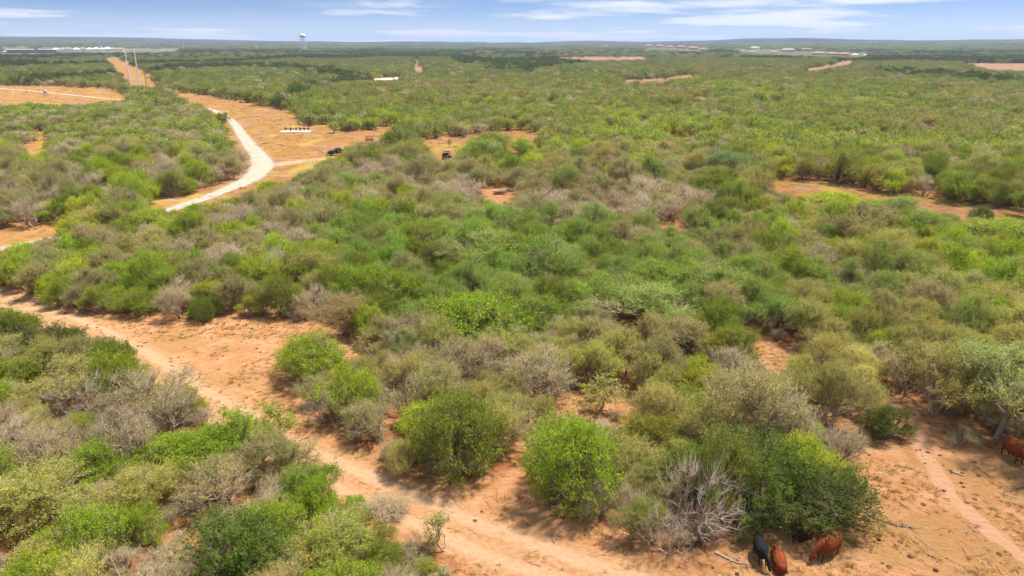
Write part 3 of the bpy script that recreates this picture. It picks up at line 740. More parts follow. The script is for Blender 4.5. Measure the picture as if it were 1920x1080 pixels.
# zones that tell which plants fill the brush (photo pixels): list of (polygon, weights)
ZONES = [
 (WOODS, [('leafy',GREEN,3.5),('leafy',(0.30,0.32,0.055),3),('leafy',LIME,1.2),('mesquite',OLIVE,1.5),('bare',GREYG,0.8)]),
 ([(560,430),(1000,430),(1430,450),(1460,640),(760,620),(640,540)], [('mesquite',BLUE,5),('mesquite',VIVID,3),('leafy',GREEN,2),('mesquite',DULL,2),('bare',OLIVE,1)]),
 ([(560,330),(900,330),(930,430),(560,420)], [('mesquite',DULL,3),('bare',GREYG,4),('mesquite',BLUE,2),('leafy',BRIGHT,0.6)]),
 ([(930,350),(1310,350),(1320,500),(960,480)], [('mesquite',DULL,5),('bare',GREYG,3),('mesquite',GREYG,2),('mesquite',BLUE,1.5)]),
 ([(-100,190),(460,190),(470,400),(-100,440)], [('leafy',LIME,2),('leafy',BRIGHT,1.5),('leafy',GREEN,1.5),('bare',GREYG,4),('mesquite',DULL,2)]),
 ([(-100,400),(560,380),(620,600),(-100,580)], [('leafy',LIME,2),('leafy',BRIGHT,2.0),('leafy',GREEN,2),('mesquite',OLIVE,2),('bare',GREYG,3),('mesquite',DULL,2)]),
 ([(1460,400),(2050,400),(2050,640),(1460,640)], [('leafy',LIME,2.0),('leafy',BRIGHT,2),('mesquite',OLIVE,3),('mesquite',BLUE,2),('bare',GREYG,1.5),('mesquite',DULL,1.5)]),
 ([(1400,600),(2050,600),(2050,860),(1380,860)], [('mesquite',OLIVE,5),('mesquite',YELLOW,1.5),('leafy',BRIGHT,1),('bare',OLIVE,2),('mesquite',BLUE,1.5)]),
 ([(-100,600),(1000,900),(1000,1300),(-100,1300)], [('mesquite',OLIVE,4),('bare',OLIVE,2.5),('leafy',BRIGHT,1.6),('bare',GREYG,1.2),('mesquite',YELLOW,1)]),
]
DEFAULT = [('mesquite',OLIVE,3),('mesquite',DULL,2),('leafy',GREEN,2),('leafy',LIME,1.4),('bare',GREYG,2)]
def pick(weights, x, y):
    """plants of a kind grow in patches: choose by a slow noise over the ground"""
    w = np.cumsum([a[2] for a in weights]); k = 7 + 0.05 * y
    u = (fbm(np.array([x / k]), np.array([y / k]), 200, 2)[0] - 0.5) * 1.9 + 0.5 + rng.normal(0, 0.17)
    return weights[min(len(w) - 1, int(np.searchsorted(w / w[-1], u % 1.0)))]
def zone_at(px, py):
    for poly, w in ZONES:
        if in_poly(np.array([px]), np.array([py]), poly)[0]: return w
    return DEFAULT
def hides_open(x, y, R, H, polys=SEEN_OPEN):
    """would the plant stand in front of ground the photograph shows open?"""
    x, y, R, H = map(np.atleast_1d, (x, y, R, H)); bad = np.zeros(x.shape, bool)
    dj = np.hypot(x, y); jx, jy = rng.normal(0, 1, x.shape) * np.maximum(0.25, dj * 0.003), rng.normal(0, 1, x.shape) * np.maximum(0.1, dj * 0.0007)
    for ox, oy, oz in ((0, 0, 0.05), (0, -0.75, 0.15), (-0.85, 0, 0.35), (0.85, 0, 0.35), (0, 0, 0.98), (-0.55, 0.1, 0.85), (0.55, 0.1, 0.85), (0, 0, 0.6)):
        px, py, dp = pixel_of(x + ox * R, y + oy * R, oz * H)
        k = F_PX / dp; px = px + jx * k; py = py + jy * k
        for p in polys: bad |= in_poly(px, py, p)
    return bad
def fill_near(dmax):
    cell = 4.0; grid = {}
    def add(x, y, R): grid.setdefault((int(x // cell), int(y // cell)), []).append((x, y, R))
    for x, y, R, H, *_ in individuals: add(x, y, R)
    def clear(x, y, R):
        cx, cy = int(x // cell), int(y // cell)
        for i in range(cx - 2, cx + 3):
            for j in range(cy - 2, cy + 3):
                for (a, b, q) in grid.get((i, j), ()):
                    if (a - x) ** 2 + (b - y) ** 2 < (0.54 * (q + R)) ** 2: return False
        return True
    n = 26000
    y = rng.uniform(20, dmax, n); x = rng.uniform(-1, 1, n) * (0.78 * y + 12)
    R = rng.uniform(1.2, 2.6, n) * np.where(rng.random(n) < 0.3, 0.65, 1); 
    R = R * (1 + 0.35 * np.clip((y - 60) / 80, 0, 1))
    out = []
    order = np.argsort(-R + rng.normal(0, 0.5, n))
    x, y, R = x[order], y[order], R[order]
    H = R * rng.uniform(1.2, 1.9, n)
    px_, py_, _ = pixel_of(x, y, 0); tall = in_poly(px_, py_, WOODS); R = np.where(tall, np.maximum(R, rng.uniform(1.7, 2.6, n)), R); H = np.where(tall, np.maximum(H, rng.uniform(3.2, 4.8, n)), H)
    bad = hides_open(x, y, R, H)
    for i in range(n):
        if bad[i] or not clear(x[i], y[i], R[i]): continue
        add(x[i], y[i], R[i])
        px, py, _ = pixel_of(x[i], y[i], 0)
        kind, tint, _w = pick(zone_at(px, py), x[i], y[i])
        h = H[i] * (0.85 if kind == 'bare' else 1)
        out.append((x[i], y[i], R[i], h, kind, tint, None))
    return out
NEAR_LIMIT = 175.0
near = fill_near(NEAR_LIMIT)
# the ones that show largest become things of their own, at most 260 of a kind
def seen_size(e):
    px, py, dep = pixel_of(e[0], e[1], e[3] / 2); inside = (-30 - e[2] * F_PX / dep < px < 1950 + e[2] * F_PX / dep) and py < 1130 + e[3] * F_PX / dep
    return (e[2] / dep) if inside else -1
near.sort(key=lambda e: -seen_size(e))
LIMITS = {'leafy': 200, 'mesquite': 225, 'bare': 190}
cnt = {}
mass = []
for e in near:
    s = seen_size(e)
    if s > 0 and cnt.get(e[4], 0) < LIMITS[e[4]]:
        cnt[e[4]] = cnt.get(e[4], 0) + 1; individuals.append(e)
    else: mass.append(e)

# ------------------------------------------------------------------ labels for the plants
TONE = {LIME: 'lime green', BRIGHT: 'bright green', GREEN: 'mid green', BLUE: 'blue-green', OLIVE: 'olive', DULL: 'dull grey-green', DARK: 'dark green', YELLOW: 'yellowish', GREYG: 'grey', VIVID: 'vivid green'}
NOUN = {'leafy': 'leafy bush', 'mesquite': 'feathery mesquite', 'bare': 'bare twiggy bush', 'tree': 'small tree', 'dome': 'round bush', 'dead': 'dead bush', 'sapling': 'sapling'}
MARKS = [('the bend of the gravel road', 490, 305), ('the near stretch of the gravel road', 330, 388), ('the gravel road at the frame edge', 20, 460), ('the sandy clearing', 420, 600), ('the start of the dirt track', 20, 560),
 ('the red gap', 1130, 750), ('the cow clearing', 1600, 880), ('the black cow', 1424, 1040), ('the cattle path', 1660, 730), ('the half-hidden cow', 1890, 840), ('the blue tarp', 990, 297), ('the black utility vehicle', 838, 288),
 ('the dark pickup', 630, 284), ('the plank pile', 935, 358), ('the upper sandy patch', 1120, 340), ('the firebreak end', 1450, 342), ('the firebreak', 1700, 378), ('the firebreak at the frame edge', 1900, 402), ('the small round dark tree', 1832, 420),
 ('the broad lime-green bush', 1855, 470), ('the wide lime bush', 1555, 395), ('the deep blue-green domed tree', 1365, 335), ('the open-crowned tree', 1225, 315), ('the blue-green central mesquite', 905, 490), ('the wide vivid canopy', 1200, 620),
 ('the bright central bush', 890, 630), ('the round bright green bush', 735, 560), ('the grey thicket', 930, 710), ('the large round bush', 860, 840), ('the wide bright bush', 345, 860), ('the white-limbed dead tree', 160, 750), ('the red strip', 170, 880), ('the bottom corner mesquite', 95, 960),
 ('the thin pale green sapling', 512, 800), ('the largest mesquite', 1860, 760), ('the wide feathery mesquite', 1745, 720), ('the large dull mesquite', 1600, 430), ('the small vivid bush', 668, 500), ('the lime bush by the road', 103, 400), ('the green rounded bush', 590, 495),
 ('the left bare spot', 70, 275), ('the far end of the gravel road', 410, 215), ('the right small gap', 1445, 665), ('the tall grey-stemmed mesquite', 1405, 800), ('the domed tree by the pickup', 690, 285), ('the golden yard', 900, 262),
 ('the right frame edge', 1915, 600), ('the left frame edge', 5, 800), ('the bottom frame edge', 200, 1075), ('the pale bare spot', 1265, 422)]
ORD = ['', 'second ', 'third ', 'fourth ', 'fifth ', 'sixth ', 'seventh ', 'eighth ', 'ninth ', 'tenth ']
def auto_labels():
    groups = {}
    for i, e in enumerate(individuals):
        if e[6]: continue
        px, py, dep = pixel_of(e[0], e[1], e[3] * 0.5)
        ds = [math.hypot(px - mx, (py - my) * 1.6) for _, mx, my in MARKS]; k = int(np.argmin(ds))
        dx, dy = px - MARKS[k][1], (py - MARKS[k][2]) * 1.6
        rel = ('right of' if dx > 0 else 'left of') if abs(dx) > abs(dy) else ('below' if dy > 0 else 'above')
        groups.setdefault((e[4], e[5], k, rel), []).append((ds[k], i))
    lab = {}
    for (kind, tint, k, rel), lst in groups.items():
        for n, (d, i) in enumerate(sorted(lst)):
            lab[i] = f'{ORD[min(n, 9)]}{TONE.get(tint, "green")} {NOUN[kind]} {"away " if n else ""}{rel} {MARKS[k][0]}'
    return lab
AUTO = auto_labels()
def tinted(t, x, y):
    n = float(vnoise(np.array([x / 9.0]), np.array([y / 9.0]), 77)[0]) - 0.5
    j = rng.normal(0, 0.05, 3) * np.array([1, 0.7, 1]); g = 1 + rng.normal(0, 0.10) + 0.25 * n
    return [float(max(0.01, c * g * (1 + jj))) for c, jj in zip(t, j)]
def plant_things():
    for i, (x, y, R, H, kind, tint, label) in enumerate(individuals):
        shape, name, cat, group = KINDS[kind]
        wood, crown, R0, H0 = PLANTS[shape][int(rng.integers(0, len(PLANTS[shape])))]
        z = float(ground_height(np.array([x]), np.array([y]))[0]) - 0.03
        o = empty(name, (x, y, z), float(rng.uniform(0, 6.28)))
        sx = R / R0 * rng.uniform(0.95, 1.08); o.scale = (sx, R / R0 * rng.uniform(0.92, 1.1), H / H0)
        o.rotation_euler = (float(rng.normal(0, 0.05)), float(rng.normal(0, 0.05)), o.rotation_euler[2])
        tag(o, label or AUTO[i], cat, group)
        t = tinted(tint, x, y)
        w = link(bpy.data.objects.new('branches' if kind in ('bare', 'dead') else 'trunk', wood), o)
        if crown is not None:
            c = link(bpy.data.objects.new('crown', crown), o); c['tint'] = t
plant_things()

# ------------------------------------------------------------------ the brush too many to count: instanced on points
def library(name, shape):
    col = bpy.data.collections.new(name)
    for k, (wood, crown, R, H) in enumerate(PLANTS[shape]):
        sub = bpy.data.collections.new(f'{name}_{k}'); col.children.link(sub)
        sub.objects.link(bpy.data.objects.new(f'{name}_{k}_wood', wood)); sub.objects.link(bpy.data.objects.new(f'{name}_{k}_crown', crown))
    return col
def scatter_group():
    g = bpy.data.node_groups.new('scatter', 'GeometryNodeTree')
    g.interface.new_socket('Geometry', in_out='INPUT', socket_type='NodeSocketGeometry')
    g.interface.new_socket('Plants', in_out='INPUT', socket_type='NodeSocketCollection')
    g.interface.new_socket('Geometry', in_out='OUTPUT', socket_type='NodeSocketGeometry')
    N = g.nodes.new; L = g.links.new
    i, o = N('NodeGroupInput'), N('NodeGroupOutput')
    ci = N('GeometryNodeCollectionInfo'); ci.inputs['Separate Children'].default_value = True; ci.inputs['Reset Children'].default_value = True
    L(i.outputs['Plants'], ci.inputs['Collection'])
    ip = N('GeometryNodeInstanceOnPoints'); ip.inputs['Pick Instance'].default_value = True
    def att(n, t):
        a = N('GeometryNodeInputNamedAttribute'); a.data_type = t; a.inputs['Name'].default_value = n; return a.outputs['Attribute']
    L(i.outputs['Geometry'], ip.inputs['Points']); L(ci.outputs[0], ip.inputs['Instance'])
    L(att('which', 'INT'), ip.inputs['Instance Index'])
    L(att('spin', 'FLOAT_VECTOR'), ip.inputs['Rotation']); L(att('size', 'FLOAT_VECTOR'), ip.inputs['Scale'])
    L(ip.outputs[0], o.inputs['Geometry']); return g
SCATTER = scatter_group()
def scatter(name, col, pts, size, tint, label, cat):
    n = len(pts); k = len(col.children) or len(col.objects)
    me = bpy.data.meshes.new(name); me.vertices.add(n); me.vertices.foreach_set('co', np.asarray(pts, np.float32).ravel())
    def at(nm, typ, arr, key):
        a = me.attributes.new(nm, typ, 'POINT'); a.data.foreach_set(key, np.ascontiguousarray(arr).ravel())
    at('which', 'INT', rng.integers(0, k, n).astype(np.int32), 'value')
    sp = np.zeros((n, 3), np.float32); sp[:, 2] = rng.uniform(0, 6.28, n); at('spin', 'FLOAT_VECTOR', sp, 'vector')
    at('size', 'FLOAT_VECTOR', np.asarray(size, np.float32), 'vector')
    at('tint', 'FLOAT_VECTOR', np.asarray(tint, np.float32), 'vector')
    o = link(bpy.data.objects.new(name, me)); tag(o, label, cat, None, 'stuff')
    md = o.modifiers.new('scatter', 'NODES'); md.node_group = SCATTER
    md[[s for s in SCATTER.interface.items_tree if s.name == 'Plants'][0].identifier] = col
    return o
LIB = {k: library(k + '_plants', k) for k in ('leafy', 'mesquite', 'bare', 'farleafy', 'farbare')}
def mass_near():
    for kind in ('leafy', 'mesquite', 'bare'):
        es = [e for e in mass if e[4] == kind]
        if not es: continue
        R0, H0 = (float(np.mean([p[j] for p in PLANTS[kind]])) for j in (2, 3)); P = np.array([[e[0], e[1], 0] for e in es]); P[:, 2] = ground_height(P[:, 0], P[:, 1])
        S = np.array([[e[2] / R0, e[2] / R0, e[3] / H0] for e in es]); T = np.array([tinted(e[5], e[0], e[1]) for e in es])
        nm = {'leafy': 'leafy_thicket', 'mesquite': 'mesquite_thicket', 'bare': 'thorn_thicket'}[kind]
        scatter(nm, LIB[kind], P, S, T, {'leafy': 'leafy green bushes merging into brush beyond the clearings', 'mesquite': 'feathery mesquite growth merging into brush beyond the clearings', 'bare': 'grey thorn growth merging into brush beyond the clearings'}[kind], 'brush')
mass_near()
def band(d0, d1, step, R, jit=0.45):
    ys = np.arange(d0, d1, step); P = []
    for y in ys:
        w = 0.74 * y + 30; xs = np.arange(-w, w, step); P.append(np.stack([xs, np.full(len(xs), y)], 1))
    P = np.concatenate(P); P += rng.uniform(-jit, jit, P.shape) * step
    return P
def far_brush():
    P, Rr = [], []
    for d0, d1, st, R in ((NEAR_LIMIT, 320, 3.2, 2.7), (320, 640, 4.5, 3.5), (640, 1300, 7.0, 5.2), (1300, 2600, 12.0, 8.5), (2600, 5400, 26.0, 17.0)):
        q = band(d0, d1, st, R); P.append(q); Rr.append(R * rng.uniform(0.65, 1.25, len(q)))
    P, R = np.concatenate(P), np.concatenate(Rr)
    x, y = P[:, 0], P[:, 1]
    gapn = fbm(x / 16, y / 16, 55, 3); keep = gapn > 0.30 + 0.05 * (rng.random(len(x)))
    H = R * rng.uniform(0.85, 1.35, len(R)); H = np.minimum(H, 5.5) * (0.8 + 0.5 * fbm(x / 60, y / 60, 90, 3))
    px0, py0, _ = pixel_of(x, y, 0); tall = in_poly(px0, py0, WOODS) | (py0 < 172); H = np.where(tall, np.maximum(H, rng.uniform(3.0, 4.8, len(H))), H)
    dd = np.hypot(x, y); bl = np.abs(fbm(x / 260, y / 520, 140, 3) - 0.5) < np.clip((dd - 250) / 15000, 0, 0.05)
    dark = rng.random(len(H)) < np.where(dd > 1200, 0.05, 0.0) + 0.65 * bl; H = np.where(dark, H * 1.35, H)
    keep &= ~hides_open(x, y, R, H)
    px, py, dep = pixel_of(x, y, H)
    keep &= (px > -40) & (px < 1960); H = np.where(np.hypot(x, y) > 2600, rng.uniform(4, 8, len(H)), H)
    x, y, R, H, px, py, dark = (a[keep] for a in (x, y, R, H, px, py, dark))
    n = len(x)
    tone = 0.6 * fbm(x / 40, y / 80, 61, 4) + 0.4 * fbm(x / 220, y / 420, 66, 3) + rng.normal(0, 1, n) * np.clip(0.14 - np.hypot(x, y) / 9000, 0.05, 0.14); d = np.hypot(x, y)
    pal = np.array([DULL, OLIVE, (0.30, 0.335, 0.075), (0.26, 0.33, 0.07), (0.34, 0.395, 0.07), (0.41, 0.47, 0.06)])
    idx = np.clip(((tone - 0.26) / 0.48 * 6), 0, 5.99).astype(int)
    T = pal[idx] * (1 + rng.normal(0, 0.09, (n, 1))) * (1 + rng.normal(0, 0.03, (n, 3)))
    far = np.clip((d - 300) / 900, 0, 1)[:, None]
    T = T * (1 - 0.55 * far) + far * 0.55 * np.array([0.32, 0.345, 0.15])       # tints drawn towards one tone with distance
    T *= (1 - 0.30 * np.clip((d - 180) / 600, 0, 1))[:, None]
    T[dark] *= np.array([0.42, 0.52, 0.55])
    left = (px < 470) & (py < 400) & (py > 185)
    bare = (rng.random(n) < np.where(left, 0.32, 0.12)) & (d < 900)
    # the open strip's edge right of the clearing and the left wood are darker evergreen
    z = ground_height(x, y)
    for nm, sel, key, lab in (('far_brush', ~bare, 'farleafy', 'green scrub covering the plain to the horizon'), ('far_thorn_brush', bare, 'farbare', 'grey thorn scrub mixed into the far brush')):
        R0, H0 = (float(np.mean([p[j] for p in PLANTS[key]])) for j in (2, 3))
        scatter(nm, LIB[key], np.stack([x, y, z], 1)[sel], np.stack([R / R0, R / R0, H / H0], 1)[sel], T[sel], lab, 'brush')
    print('far brush', n)
far_brush()

# ------------------------------------------------------------------ small ground cover near the camera
def tuft_lib():
    col = bpy.data.collections.new('tufts'); m = M_STRAW
    for k in range(3):
        r = np.random.default_rng(500 + k); n = 26
        a = r.uniform(0, 6.28, n); q = r.uniform(0, 0.13, n); root = np.stack([q * np.cos(a), q * np.sin(a), np.zeros(n)], 1)
        d = unit(np.stack([np.cos(a) * 0.7, np.sin(a) * 0.7, r.uniform(0.3, 1.2, n)], 1)); L = r.uniform(0.12, 0.34, n)[:, None]
        side = unit(np.cross(d, [0, 0, 1.0])) * 0.009; tip = root + d * L - np.array([0, 0, 1]) * L * 0.2; mid = root + d * L * 0.55
        V = np.stack([root - side, root + side, mid + side * 0.7, tip, mid - side * 0.7], 1).reshape(-1, 3); b = np.arange(n)[:, None] * 5
        me = mesh_np(f'tuft_{k}', V, [b + np.array([[0, 1, 2, 4]]), b + np.array([[4, 2, 3]])], [m]); col.objects.link(bpy.data.objects.new(f'tuft_{k}', me))
    return col
def tint_mat(name, rough=1.0):
    m = new_mat(name); nt = m.node_tree; N = nt.nodes.new; L = nt.links.new
    o = N('ShaderNodeOutputMaterial'); d = N('ShaderNodeBsdfDiffuse'); t = N('ShaderNodeAttribute'); t.attribute_type = 'INSTANCER'; t.attribute_name = 'tint'
    L(t.outputs['Color'], d.inputs[0]); L(d.outputs[0], o.inputs[0]); return m
M_STRAW = tint_mat('straw'); M_LUMP = tint_mat('dung')
def lump_lib():
    col = bpy.data.collections.new('lumps')
    for k in range(3):
        bm = bmesh.new(); bmesh.ops.create_icosphere(bm, subdivisions=2, radius=0.16); r = random.Random(k)
        for v in bm.verts: v.co *= r.uniform(0.75, 1.2); v.co.z *= 0.38
        me = bpy.data.meshes.new(f'lump_{k}'); bm.to_mesh(me); bm.free(); me.materials.append(M_LUMP); col.objects.link(bpy.data.objects.new(f'lump_{k}', me))
    return col
def ground_cover():
    n = 60000
    y = 20 + 75 * rng.random(n) ** 0.8; x = rng.uniform(-1, 1, n) * (0.75 * y + 6)
    op, go, _ = masks(x, y); tr, ru, pa = track_masks(x, y)
    cl = fbm(x / 3.2, y / 3.2, 31, 3)
    clump = np.clip((cl - 0.43) * 7, 0.03, 1)
    k = (rng.random(n) < clump * 0.8 * (1 - 0.93 * np.maximum(ru, pa)) * (1 - 0.6 * tr))
    xx, yy = x[k], y[k]; z = ground_height(xx, yy); m = len(xx)
    sc = rng.uniform(0.5, 1.25, m); S = np.stack([sc, sc, sc * rng.uniform(0.6, 1.2, m)], 1)
    T = np.array([0.43, 0.26, 0.10]) * (1 + rng.normal(0, 0.2, (m, 1))) * (1 + rng.normal(0, 0.06, (m, 3)))
    dk = rng.random(m) < 0.25; T[dk] *= np.array([0.6, 0.55, 0.6])
    scatter('dry_grass', tuft_lib(), np.stack([xx, yy, z], 1), S, np.clip(T, 0.02, 1), 'dry straw grass thinly covering the red soil', 'grass'); print('tufts', m)
    n = 16000; y = rng.uniform(105, 470, n); x = rng.uniform(-0.75, 0.6, n) * y; op, go, _ = masks(x, y)
    k = (go > 0.6) & (fbm(x / 7, y / 7, 33, 3) > 0.50) & (rng.random(n) < 0.7); xx, yy = x[k], y[k]; m = len(xx); sc = rng.uniform(1.0, 2.8, m)
    T = np.array([0.40, 0.26, 0.09]) * rng.uniform(0.5, 1.15, (m, 1)); gr = rng.random(m) < 0.15; T[gr] *= np.array([0.7, 1.0, 0.7])
    scatter('field_weeds', tuft_lib(), np.stack([xx, yy, ground_height(xx, yy)], 1), np.stack([sc * 1.4, sc * 1.4, sc * 0.8], 1), T, 'tufts of dry weeds over the golden fields', 'weeds')
    # dung and clods in the clearings
    n = 5000; y = rng.uniform(24, 75, n); x = rng.uniform(-1, 1, n) * (0.75 * y + 6)
    px, py, _ = pixel_of(x, y, 0)
    a = in_poly(px, py, OPEN['cow_clearing']); b = in_poly(px, py, OPEN['track_clearing']) | in_poly(px, py, OPEN['bush_gap'])
    cl = fbm(x / 2.2, y / 2.2, 71, 3)
    k = (a & (cl > 0.53)) | (b & (cl > 0.64)); k &= rng.random(n) < 0.75
    xx, yy = x[k], y[k]; m = len(xx); sc = rng.uniform(0.25, 1.0, m) ** 1.5
    scatter('dung', lump_lib(), np.stack([xx, yy, ground_height(xx, yy) + 0.01], 1), np.stack([sc, sc, sc], 1) * 1.1, np.array([0.10, 0.055, 0.032]) * (1 + rng.normal(0, 0.25, (m, 1))).clip(0.3, 2), 'dark dung and clods strewn over the clearings', 'dung')
    # fallen sticks
    sc_ = bpy.data.collections.new('sticks')
    for q in range(3):
        mb = MB(); r = random.Random(q); p = Vector((-.5, 0, .02))
        for i in range(3):
            e = p + Vector((.33, r.uniform(-.1, .1), r.uniform(-.01, .03))); mb.bar(p, e, .016 - .004 * i, .012 - .004 * i, 5); p = e
        mb.bar((0, 0, .02), (.25, r.uniform(-.2, .2), .06), .008, .004, 4)
        o = mb.build(f'stick_{q}', M_LUMP); scene.collection.objects.unlink(o); sc_.objects.link(o)
    n = 7000; y = rng.uniform(22, 80, n); x = rng.uniform(-1, 1, n) * (0.75 * y + 6); tr, ru, pa = track_masks(x, y)
    k = (np.maximum(ru, pa) < 0.2) & (rng.random(n) < 0.4); xx, yy = x[k], y[k]; m = len(xx); sc = rng.uniform(0.3, 1.3, m)
    scatter('fallen_sticks', sc_, np.stack([xx, yy, ground_height(xx, yy)], 1), np.stack([sc] * 3, 1), (np.array([0.30, 0.23, 0.17]) * rng.uniform(0.4, 1.5, (m, 1))), 'small dry sticks strewn over the soil', 'sticks')
    # knee-high dry twigs on the floor of the brush
    n = 15000; y = rng.uniform(22, 130, n); x = rng.uniform(-1, 1, n) * (0.75 * y + 6)
    op, go, _ = masks(x, y); tr, ru, pa = track_masks(x, y)
    k = (op < 0.4) & (go < 0.4) & (tr < 0.2) & (rng.random(n) < 0.42)
    xx, yy = x[k], y[k]; m = len(xx); sc = rng.uniform(0.14, 0.36, m)
    T = np.array(DULL) * (1 + rng.normal(0, 0.25, (m, 1)))
    scatter('undergrowth', LIB['farbare'], np.stack([xx, yy, ground_height(xx, yy)], 1), np.stack([sc * 1.3, sc * 1.3, sc], 1), T.clip(0.03, 1), 'knee-high dry twigs on the floor of the brush', 'undergrowth')
ground_cover()

# ------------------------------------------------------------------ cattle
M_RED = plain('red_hide', (0.20, 0.048, 0.018), 0.9, var=0.45, scale=7, spec=0.08); M_BLACK = plain('black_hide', (0.014, 0.014, 0.016), 0.85, var=0.4, scale=7, spec=0.12)
M_DKRED = plain('dark_red_hide', (0.10, 0.030, 0.016), 0.9, var=0.4, scale=7, spec=0.08)
M_TAG = plain('ear_tag_plastic', (0.85, 0.80, 0.55), 0.5, var=0.05); M_HOOF = plain('hoof', (0.03, 0.025, 0.02), 0.6)
def path_loft(mb, pts):
    """pts: (x, y, z, half width, half height)"""
    P = [Vector(p[:3]) for p in pts]; rings = []
    for i, p in enumerate(pts):
        t = (P[min(i + 1, len(P) - 1)] - P[max(i - 1, 0)]).normalized()
        u = Vector((0, 1, 0)) - t * t.y
        if u.length < 0.2: u = Vector((1, 0, 0)) - t * t.x
        u.normalize(); w = t.cross(u).normalized(); rings.append((P[i], u * p[3], w * p[4]))
    mb.loft(rings, 12)
def cow(loc, heading, mat, pose, label, head_turn=0.0, size=1.0):
    root = empty('cow', loc, heading); root.scale = (size,) * 3; tag(root, label, 'cow', 'cattle resting by the brush')
    mb = MB(); t = head_turn
    def hx(x, z):                                   # head and neck bend sideways about the shoulder
        d = x - 0.55; return (0.55 + d * math.cos(t), d * math.sin(t), z)
    zc = 0.0 if pose != 'lying' else -0.56
    path_loft(mb, [(-0.98, 0, 0.98 + zc, .08, .12), (-0.92, 0, 1.02 + zc, .22, .26), (-0.70, 0, 0.98 + zc, .35, .41), (-0.40, 0, 0.92 + zc, .41, .46), (0.0, 0, 0.89 + zc, .44, .50), (0.32, 0, 0.93 + zc, .40, .47), (0.58, 0, 0.98 + zc, .31, .41), (0.74, 0, 1.0 + zc, .16, .26)])
    if pose == 'grazing': neck = [(0.55, 1.08), (0.82, 0.98), (1.05, 0.78), (1.16, 0.66)]; head = [(1.10, 0.70), (1.22, 0.55), (1.30, 0.38), (1.35, 0.25), (1.36, 0.20)]
    else: neck = [(0.55, 1.05 + zc), (0.80, 1.08 + zc), (1.00, 1.10 + zc), (1.08, 1.10 + zc)]; head = [(1.02, 1.12 + zc), (1.16, 1.08 + zc), (1.34, 0.95 + zc), (1.47, 0.86 + zc), (1.51, 0.83 + zc)]
    path_loft(mb, [(*hx(a, b), w, h) for (a, b), (w, h) in zip(neck, ((.21, .30), (.16, .22), (.13, .17), (.11, .14)))])
    path_loft(mb, [(*hx(a, b), w, h) for (a, b), (w, h) in zip(head, ((.10, .11), (.125, .13), (.095, .11), (.075, .085), (.05, .05)))])
    e = head[1]
    for sgn in (-1, 1):
        c = Vector(hx(e[0] - 0.05, e[1] + 0.05)); d = Vector((-math.sin(t) * sgn, math.cos(t) * sgn, 0.15)) * 0.24
        mb.loft([(c + d * f, Vector((0.02, 0, 0.0)) + Vector((math.cos(t), math.sin(t), 0)) * 0.018, Vector((0, 0, h))) for f, h in ((0.2, .03), (0.55, .062), (0.85, .05), (1.0, .02))], 8)
    if pose == 'lying':
        for sx, x0 in ((1, 0.50), (-1, -0.62)):
            for sgn in (-1, 1):
                path_loft(mb, [(x0, sgn * 0.26, 0.24, .12, .16), (x0 + 0.22, sgn * 0.36, 0.14, .09, .10), (x0 - 0.05, sgn * 0.40, 0.08, .06, .06), (x0 - 0.28 * sx * 0.6, sgn * 0.38, 0.06, .05, .045)])
        path_loft(mb, [(-0.96, 0, 0.50, .04, .04), (-1.06, 0.04, 0.28, .03, .03), (-1.02, 0.14, 0.09, .03, .03), (-0.88, 0.28, 0.05, .05, .04)])
    else:
        step = (0.10, -0.08, 0.06, -0.10)
        for k, (x0, sgn) in enumerate(((0.52, 1), (0.52, -1))):
            path_loft(mb, [(x0, sgn * .20, .86, .10, .15), (x0 + .02, sgn * .20, .60, .075, .095), (x0 + .03 + step[k] * .5, sgn * .19, .40, .052, .06), (x0 + step[k], sgn * .19, .18, .038, .042), (x0 + .02 + step[k], sgn * .19, .07, .048, .055), (x0 + .04 + step[k], sgn * .19, .0, .055, .07)])
        for k, (x0, sgn) in enumerate(((-0.72, 1), (-0.72, -1))):
            q = step[2 + k]
            path_loft(mb, [(x0, sgn * .20, .95, .13, .22), (x0 + .06, sgn * .21, .68, .095, .14), (x0 - .06 + q * .6, sgn * .20, .46, .055, .07), (x0 - .03 + q, sgn * .19, .22, .042, .048), (x0 + q, sgn * .19, .08, .048, .055), (x0 + .03 + q, sgn * .19, .0, .055, .07)])
        path_loft(mb, [(-0.95, 0, 1.14, .04, .04), (-1.05, 0.01, .98, .028, .03), (-1.07, 0.02, .66, .024, .024), (-1.06, 0.03, .42, .05, .05), (-1.05, 0.03, .26, .02, .02)])
    b = mb.build('body', mat, root, True)
    rm = b.modifiers.new('one_skin', 'REMESH'); rm.mode = 'VOXEL'; rm.voxel_size = 0.028; rm.use_smooth_shade = True
    sm = b.modifiers.new('smooth', 'SMOOTH'); sm.iterations = 4; sm.factor = 0.5
    c = Vector(hx(e[0] - 0.04, e[1] + 0.02)); d = Vector((math.sin(t), -math.cos(t), 0)) * 0.20
    if pose == 'lying' or t > 0: d = -d
    MB().box(c + d, (0.05, 0.02, 0.085), (0.2, 0, t), 0.006).build('ear_tag', M_TAG, root)
    return root
def g3(px, py, dz=0.0):
    g = ground_at(px, py); return (g[0], g[1], float(ground_height(np.array([g[0]]), np.array([g[1]]))[0]) + dz)
def head_to(p, q):
    a, b = ground_at(*p), ground_at(*q); return math.atan2(b[1] - a[1], b[0] - a[0])
cow(g3(1424, 1052), head_to((1420, 1035), (1432, 1066)), M_BLACK, 'grazing', 'black cow standing head-on with its head lowered', 0.35, 0.85)
cow(g3(1460, 1062), head_to((1464, 1075), (1455, 1038)), M_RED, 'lying', 'red cow lying with its rump to the viewer beside the black cow', 0.15, 0.9)
